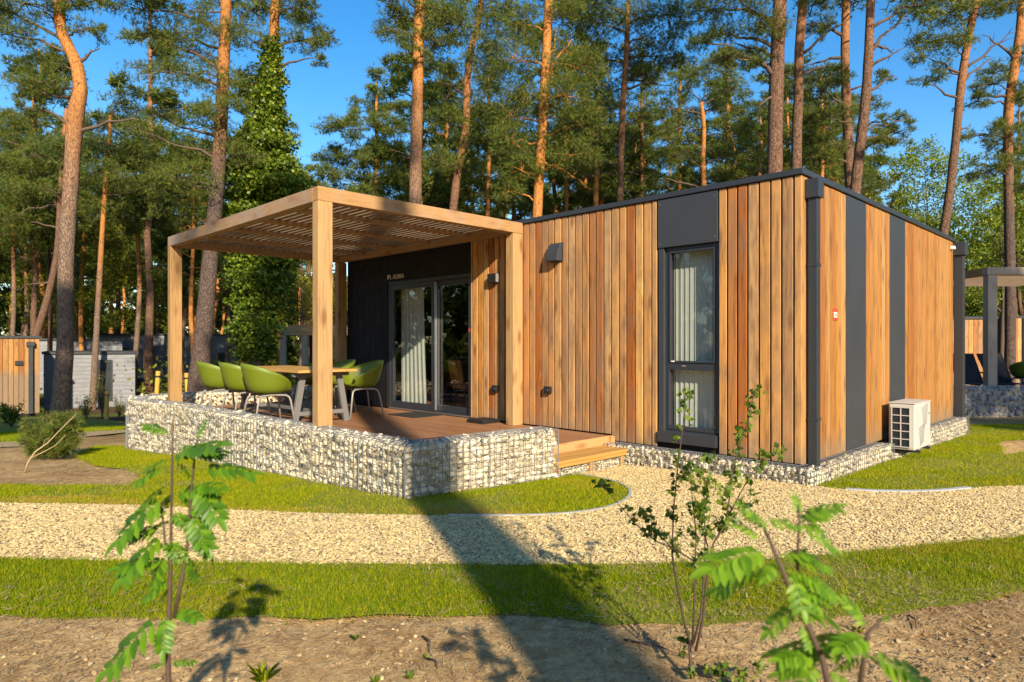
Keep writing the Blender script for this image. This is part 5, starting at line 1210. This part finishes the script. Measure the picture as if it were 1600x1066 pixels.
# ================================================================== SHRUBS AND SAPLINGS IN FRONT
def pinnate(b, base, tip, r, wid=.36, pairs=7, droop=.18, up=Vector((0, -.35, 1))):
    """one rowan leaf (rachis and toothed leaflets) as faces in builder b"""
    base = Vector(base); tip = Vector(tip); ln = (tip - base).length; ax = (tip - base).normalized(); side = ax.cross(up).normalized(); nm = side.cross(ax).normalized()
    def pt(t): return base.lerp(tip, t) + nm * ln * droop * (4 * t * (1 - t)) * .5
    n0 = len(b.v)
    for k in range(5):       # rachis ribbon
        t = k / 4; p = pt(t); b.v += [tuple(p - side * .0011), tuple(p + side * .0011)]
    for k in range(4): a = n0 + 2 * k; b.f.append((a, a + 1, a + 3, a + 2))
    jobs = [(pt(.22 + .72 * i / (pairs - 1)), s, 1 - .35 * abs(i / (pairs - 1) - .45)) for i in range(pairs) for s in (-1, 1)] + [(pt(.97), 0, .95)]
    for p, s, k in jobs:
        d = (side * s * .92 + ax * (.55 if s else 1) + nm * r.uniform(-.28, .05)).normalized() if s else ax
        L = ln * wid * k * r.uniform(.9, 1.1); sd = d.cross(nm).normalized(); n2 = sd.cross(d); w_ = L * .215; n0 = len(b.v); prof = [(.0, .12), (.15, .62), (.3, .92), (.45, 1.0), (.6, .9), (.75, .68), (.9, .34)]
        for t, q in prof:
            c = p + d * L * t - n2 * L * .16 * t * t; e = w_ * q
            b.v += [tuple(c + sd * e + n2 * e * .35), tuple(c), tuple(c - sd * e + n2 * e * .35)]
        b.v.append(tuple(p + d * L - n2 * L * .16)); m_ = len(prof)
        for i in range(m_ - 1):
            a = n0 + 3 * i; b.f += [(a, a + 1, a + 4, a + 3), (a + 1, a + 2, a + 5, a + 4)]
        a = n0 + 3 * (m_ - 1); tp = n0 + 3 * m_; b.f += [(a, a + 1, tp), (a + 1, a + 2, tp)]
def rowan(label, D, stems, lv, seed, mat, wid=.37, xtra=8):
    r = random.Random(seed); x0, y0 = P3(stems[0][0][0], 0, D).x, D; base = Vector((x0, y0, gz_(x0, y0))); root = empty('rowan_sapling', base, 0, label, 'sapling')
    for k, st in enumerate(stems):
        pts = [P3(a, b_, D + r.uniform(-.02, .02)) - base for a, b_, _ in st]; rad = [c for *_, c in st]
        if k == 0: pts.insert(0, Vector((0, 0, -.03))); rad.insert(0, rad[0] * 1.1)
        MB().tube(pts, rad, 7).make('stem', M['stem'], root, True)
    lv = list(lv); kx = 1.5 / D * .9
    for k, st in enumerate(stems):
        for j in range(xtra if k == 0 else xtra // 2):
            f = r.uniform(.35, .78) * (len(st) - 1); i = min(int(f), len(st) - 2); t = f - i; ax_, ay_ = st[i][0] * (1 - t) + st[i + 1][0] * t, st[i][1] * (1 - t) + st[i + 1][1] * t; sg_ = r.choice((-1, 1)); ln = r.uniform(45, 85) * kx
            lv.append((ax_, ay_, ax_ + sg_ * ln * r.uniform(.45, .95), ay_ + ln * r.uniform(-.25, .65), r.uniform(-.7, .7)))
    for a, b_, c, d, *rest in lv:
        bb = MB(); dz = rest[0] if rest else r.uniform(-.5, .5); p = P3(a, b_, D) - base; q = P3(c, d, D) - base; q.y += dz * (q - p).length
        pinnate(bb, p, q, r, wid, 7 if (q - p).length > .06 else 5); bb.make('leaf', M[mat], root, True)
rowan('young rowan sapling with dark green feathery leaves at the left front', 1.5,
      [[(263, 1062, .0060), (262, 1000, .0055), (265, 940, .0048), (267, 860, .0036), (268, 790, .003), (269, 720, .0024), (270, 670, .0017), (271, 655, .001)], [(272, 965, .0045), (285, 900, .004), (293, 850, .0035), (298, 780, .003), (304, 715, .0025), (309, 688, .002)], [(266, 880, .003), (258, 850, .0025), (252, 785, .002)]],
      [(268, 758, 201, 812, .2), (269, 728, 222, 752, -.2), (270, 716, 353, 694, -.35), (306, 736, 381, 746, .4), (300, 752, 352, 806, -.3), (297, 800, 332, 852, -.3), (268, 772, 207, 836, -.4), (267, 818, 214, 842, .4), (267, 832, 218, 890, -.5), (266, 862, 246, 912, -.2), (286, 868, 300, 908, .3), (270, 905, 238, 930, -.4), (268, 915, 250, 938, .4), (271, 957, 313, 964, -.2), (263, 962, 193, 1030, -.35), (262, 958, 268, 1006, -.5), (262, 1040, 237, 1043, .2), (264, 1038, 296, 1040, .3), (269, 682, 224, 668, .2), (306, 690, 318, 663, .2), (268, 800, 300, 822, -.3), (296, 822, 318, 872, .3), (267, 845, 292, 868, -.3), (270, 720, 288, 745, .5), (268, 770, 246, 800, .5), (300, 755, 282, 780, .4)], 3, 'rowan')
rowan('blurred light green rowan sapling at the right front', 1.02,
      [[(1292, 1064, .0050), (1285, 1030, .0048), (1265, 985, .0045), (1240, 935, .004), (1222, 890, .0036), (1205, 850, .003), (1192, 822, .0022)], [(1246, 945, .003), (1246, 870, .0026), (1249, 815, .002), (1247, 790, .0015)], [(1340, 1090, .004), (1350, 1030, .0035), (1356, 990, .003), (1378, 968, .002)]],
      [(1202, 826, 1155, 792, -.2), (1192, 816, 1240, 820, -.3), (1190, 846, 1152, 822, .3), (1204, 862, 1103, 880, -.3), (1222, 866, 1294, 892, .2), (1240, 898, 1266, 940, -.4), (1216, 880, 1186, 900, -.5), (1240, 895, 1292, 925, -.3), (1232, 890, 1240, 940, -.6), (1250, 816, 1301, 791, -.2), (1249, 808, 1244, 779, .2), (1250, 826, 1290, 834, .4), (1246, 972, 1280, 968, .3), (1250, 975, 1258, 1005, -.4), (1277, 1030, 1214, 1026, -.2), (1278, 1030, 1319, 996, -.3), (1278, 1038, 1244, 1068, -.4), (1280, 1040, 1226, 1062, .3), (1348, 1022, 1436, 1064, -.2), (1354, 985, 1330, 946, .3), (1372, 972, 1388, 966, .1), (1290, 1050, 1320, 1064, -.4), (1350, 1030, 1322, 1050, .4), (1196, 830, 1170, 808, .4), (1228, 880, 1262, 868, .5)], 4, 'rowan_light', .40, 6)
def hawthorn(label, D, stems, seed, base_px=(1082, 1062)):
    r = random.Random(seed); nr = np.random.default_rng(seed); x0 = P3(base_px[0], 0, D).x; base = Vector((x0, D, gz_(x0, D))); root = empty('hawthorn_shrub', base, 0, label, 'shrub'); C = []
    for st in stems:
        z = lambda q: P3(900 + q[0] * .4558, 580 + q[1] * .4558, D) - base
        dy = r.uniform(-.12, .12); pts = [z(q) + Vector((0, dy * i / max(1, len(st) - 1), 0)) for i, q in enumerate(st)]; n = len(pts); r0 = st[0][2] if len(st[0]) > 2 else .005
        MB().tube(pts, [r0 * (1 - .75 * i / (n - 1)) for i in range(n)], 7).make('stem', M['stem'], root, True)
        ln = sum((pts[i + 1] - pts[i]).length for i in range(n - 1)); m_ = int(ln / .026)
        for k in range(m_):
            t = (k + r.random()) / m_
            if t < (.38 if len(st) > 4 else .1): continue
            f = t * (n - 1); i = min(int(f), n - 2); p = pts[i].lerp(pts[i + 1], f - i)
            if r.random() < .85:
                q = p + Vector((r.uniform(-.022, .022), r.uniform(-.022, .022), r.uniform(-.008, .018)))
                for _ in range(r.randint(5, 9)): C.append(tuple(q + Vector((r.gauss(0, .008), r.gauss(0, .008), r.gauss(0, .007)))))
        for _ in range(12): C.append(tuple(pts[-1] + Vector((r.gauss(0, .012), r.gauss(0, .012), r.gauss(0, .012)))))
    v = leaves(np.array(C), .027, nr, .8, .6); add('leaves', v, np.arange(len(v)).reshape(-1, 4), M['haw'], root)
hawthorn('thin many stemmed hawthorn shrub in front of the tall window', 2.57,
         [[(398, 1055, .010), (398, 1000, .009), (398, 945, .008), (398, 930, .007)], [(395, 945, .0055), (375, 870, .005), (350, 740), (338, 640), (345, 500), (362, 350), (385, 200), (400, 80)], [(398, 940, .005), (404, 800), (405, 700), (408, 560), (392, 420), (385, 330)], [(402, 935, .005), (428, 830), (437, 700), (440, 560), (435, 450), (437, 360)], [(410, 960, .0055), (435, 850), (450, 690), (470, 590), (512, 520), (525, 430), (535, 340), (560, 250), (590, 160), (606, 70)],
          [(410, 655, .0035), (340, 610), (270, 580), (200, 520), (150, 460), (80, 375)], [(515, 510, .0035), (560, 445), (605, 380), (660, 315), (725, 288)], [(452, 600, .003), (410, 500), (385, 440)], [(340, 620, .003), (285, 560), (235, 480)], [(440, 570, .003), (480, 520), (520, 490), (590, 420)], [(530, 360, .003), (480, 310)], [(410, 1020, .004), (470, 1005), (530, 1010), (600, 965)], [(420, 1040, .003), (500, 1030), (570, 1040)], [(385, 330, .0025), (420, 350), (450, 390)]], 6)
# young pine bush and bare sapling in the left bed
bx, by = G(80, 716); base = Vector((bx, by, gz_(bx, by))); pb = empty('young_pine_bush', base, 0, 'bushy young pine growing in the bare bed at the left', 'bush')
r = np.random.default_rng(12); rr = random.Random(12); b = MB(); VV = []
hgt = (716 - 632) * by / F
for k in range(95):
    q = rr.uniform(0, 6.28); e_ = rr.uniform(.05, 1.0); ln = hgt * rr.uniform(.55, 1.0) * (.55 + .45 * e_); d = Vector((math.cos(q) * (1 - e_ * .75), math.sin(q) * (1 - e_ * .75), .28 + e_ * .8)).normalized(); pl = bez((0, 0, .03 + .12 * rr.random()), d * ln, -.04, 4); b.tube(pl, [.012, .010, .008, .006, .004], 5, False)
    for t in np.linspace(.3, 1, 9):
        f = t * 4; i = min(int(f), 3); p = pl[i].lerp(pl[i + 1], f - i); c = np.array(p)[None] + r.normal(size=(3, 3)) * .03; ax = np.tile(np.array(d), (3, 1)) + r.normal(size=(3, 3)) * .5; VV.append(tufts(c, ax, .095, r, 12, .07))
b.make('branches', M['twig'], pb, True)['kind'] = 'stuff'; v = np.concatenate(VV); add('needles', v, np.arange(len(v)).reshape(-1, 3), M['needle'], pb)
bx, by = G(38, 737); base = Vector((bx, by, gz_(bx, by))); bs_ = empty('bare_sapling', base, 0, 'pale leaning bare sapling in front of the young pine bush', 'sapling')
def zz(a, b_): return P3(a, b_, by) - base
MB().tube([zz(38, 740), zz(44, 722), zz(55, 706), (zz(75, 692)), zz(98, 668), zz(118, 648)], [.011, .010, .009, .007, .005, .003], 6).make('stem', M['twig_dry'], bs_, True)
MB().tube([zz(47, 716), zz(65, 708), zz(85, 697), zz(103, 680)], [.007, .006, .004, .002], 6).make('twig', M['twig_dry'], bs_, True)
MB().tube([zz(66, 700), zz(70, 688), zz(76, 684)], [.004, .003, .002], 5).make('twig', M['twig_dry'], bs_, True)
def weed(px, py, h, n, seed, label, m='grass', wid=.006, name='grass_tuft', cat='grass tuft'):
    r = np.random.default_rng(seed); x, y = G(px, py); z0 = gz_(x, y); a = r.uniform(0, 6.283, n); l = h * r.uniform(.5, 1.1, n); sp = r.uniform(.15, .9, n); c = np.stack([x + r.normal(size=n) * h * .12, y + r.normal(size=n) * h * .12, np.full(n, z0 - .012)], 1); s = np.stack([-np.sin(a), np.cos(a), 0 * a], 1) * wid / 2; d = np.stack([np.cos(a) * sp, np.sin(a) * sp, 0 * a + 1], 1)
    m1 = c + d * (l * .6)[:, None]; d2 = d * np.array([1.8, 1.8, .55]); t = m1 + d2 * (l * .45)[:, None]
    o0 = np.array([x, y, z0]); v = np.stack([c - s, c + s, m1 + s * .8, t, m1 - s * .8], 1).reshape(-1, 3) - o0; o = add(name, v, np.arange(5 * n).reshape(-1, 5), M[m], None, loc=o0); put(o, label, cat, 'small weeds on the bare soil'); return o
weed(412, 1062, .085, 26, 1, 'yellow green grass tuft on the bare soil right of the rowan shadow', wid=.006)
weed(640, 1058, .03, 16, 2, 'small green weed on the bare soil at the bottom edge', 'haw', .012); weed(588, 1064, .03, 14, 3, 'tiny green weed left of the other at the bottom edge', 'haw', .010); weed(668, 1026, .022, 12, 6, 'tiny weed beside a dark twig on the bare soil', 'haw', .010)
weed(555, 996, .03, 12, 4, 'thin dark weed on the bare soil under the grass strip', 'haw', .006); weed(1340, 985, .04, 20, 5, 'flat grass tuft behind the blurred rowan')
# pine cone lying in the grass strip, and a few fallen sticks
cx_, cy_ = G(1127, 922); pc = MB()
for k in range(7):
    for j in range(7):
        a = 6.283 * (j + .5 * (k % 2)) / 7; rr_ = .016 * math.sin(math.pi * (k + .9) / 8); z = .006 * k; pc.v += [(rr_ * .5 * math.cos(a - .4), rr_ * .5 * math.sin(a - .4), z), (rr_ * 1.35 * math.cos(a), rr_ * 1.35 * math.sin(a), z + .005), (rr_ * .5 * math.cos(a + .4), rr_ * .5 * math.sin(a + .4), z), (0, 0, z + .006)]; n = len(pc.v) - 4; pc.f += [(n, n + 1, n + 3), (n + 1, n + 2, n + 3), (n, n + 2, n + 1)]
put(pc.make('pine_cone', M['brown'], None, loc=(cx_, cy_, .045), rot=(R(75), 0, .6)), 'brown pine cone lying in the near grass strip', 'pine cone')
for i, (a, c, lab) in enumerate((((660, 995), (672, 1020), 'short dark stick on the bare soil below the path shadow'), ((668, 1030), (684, 1046), 'curved dark stick near the bottom weeds'), ((975, 1000), (1075, 1030), 'thin root like stick beside the hawthorn base'), ((1420, 962), (1432, 985), 'curved twig on the bare soil at the right'))):
    p0, p1 = G(*a), G(*c); L_ = math.hypot(p1[0] - p0[0], p1[1] - p0[1]); b = MB(); b.tube([(0, 0, 0), ((p1[0] - p0[0]) * .5 + .015, (p1[1] - p0[1]) * .5, .012), (p1[0] - p0[0], p1[1] - p0[1], .002)], [.0045, .004, .0025], 6)
    put(b.make('stick', M['twig'], None, True, loc=(p0[0], p0[1], gz_(*p0) + .002)), lab, 'stick', 'fallen sticks on the soil')
# leafy shrub in front of the left cabin, low plants by the posts
def leafy(px, py, rx, ry, n, L, seed, label, m='haw', name='garden_shrub', cat='shrub'):
    r = np.random.default_rng(seed); rr = random.Random(seed); x, y = G(px, py); k = y / F; base = Vector((x, y, gz_(x, y))); root = empty(name, base, 0, label, cat); b = MB(); C = []
    for i in range(14):
        q = rr.uniform(0, 6.28); e = Vector((math.cos(q) * rx * k * rr.uniform(.2, 1), math.sin(q) * rx * k * rr.uniform(.2, .8), ry * k * rr.uniform(.6, 1.0) * 2)); pl = bez((0, 0, 0), e, .05, 4); b.tube(pl, [.012, .01, .008, .005, .003], 5, False)
        for t in range(n // 14): f = rr.uniform(.25, 1) * 4; j = min(int(f), 3); p = pl[j].lerp(pl[j + 1], f - j); C.append(tuple(p + Vector((rr.gauss(0, 1), rr.gauss(0, 1), rr.gauss(0, 1))) * rx * k * .16))
    b.make('branches', M['twig'], root, True)['kind'] = 'stuff'; v = leaves(np.array(C), L, r, .6); add('leaves', v, np.arange(len(v)).reshape(-1, 4), M[m], root)
leafy(18, 668, 22, 22, 900, .07, 21, 'dark leafy shrub in front of the small left cabin'); leafy(135, 655, 16, 20, 420, .06, 22, 'light green shrub at the foot of the grey cabin', 'broad'); leafy(186, 652, 12, 18, 300, .05, 23, 'small green shrub beside the left end of the gabion wall', 'haw')
leafy(160, 655, 12, 36, 260, .06, 24, 'thin leafy sapling in front of the grey cabin window', 'broad_dull')
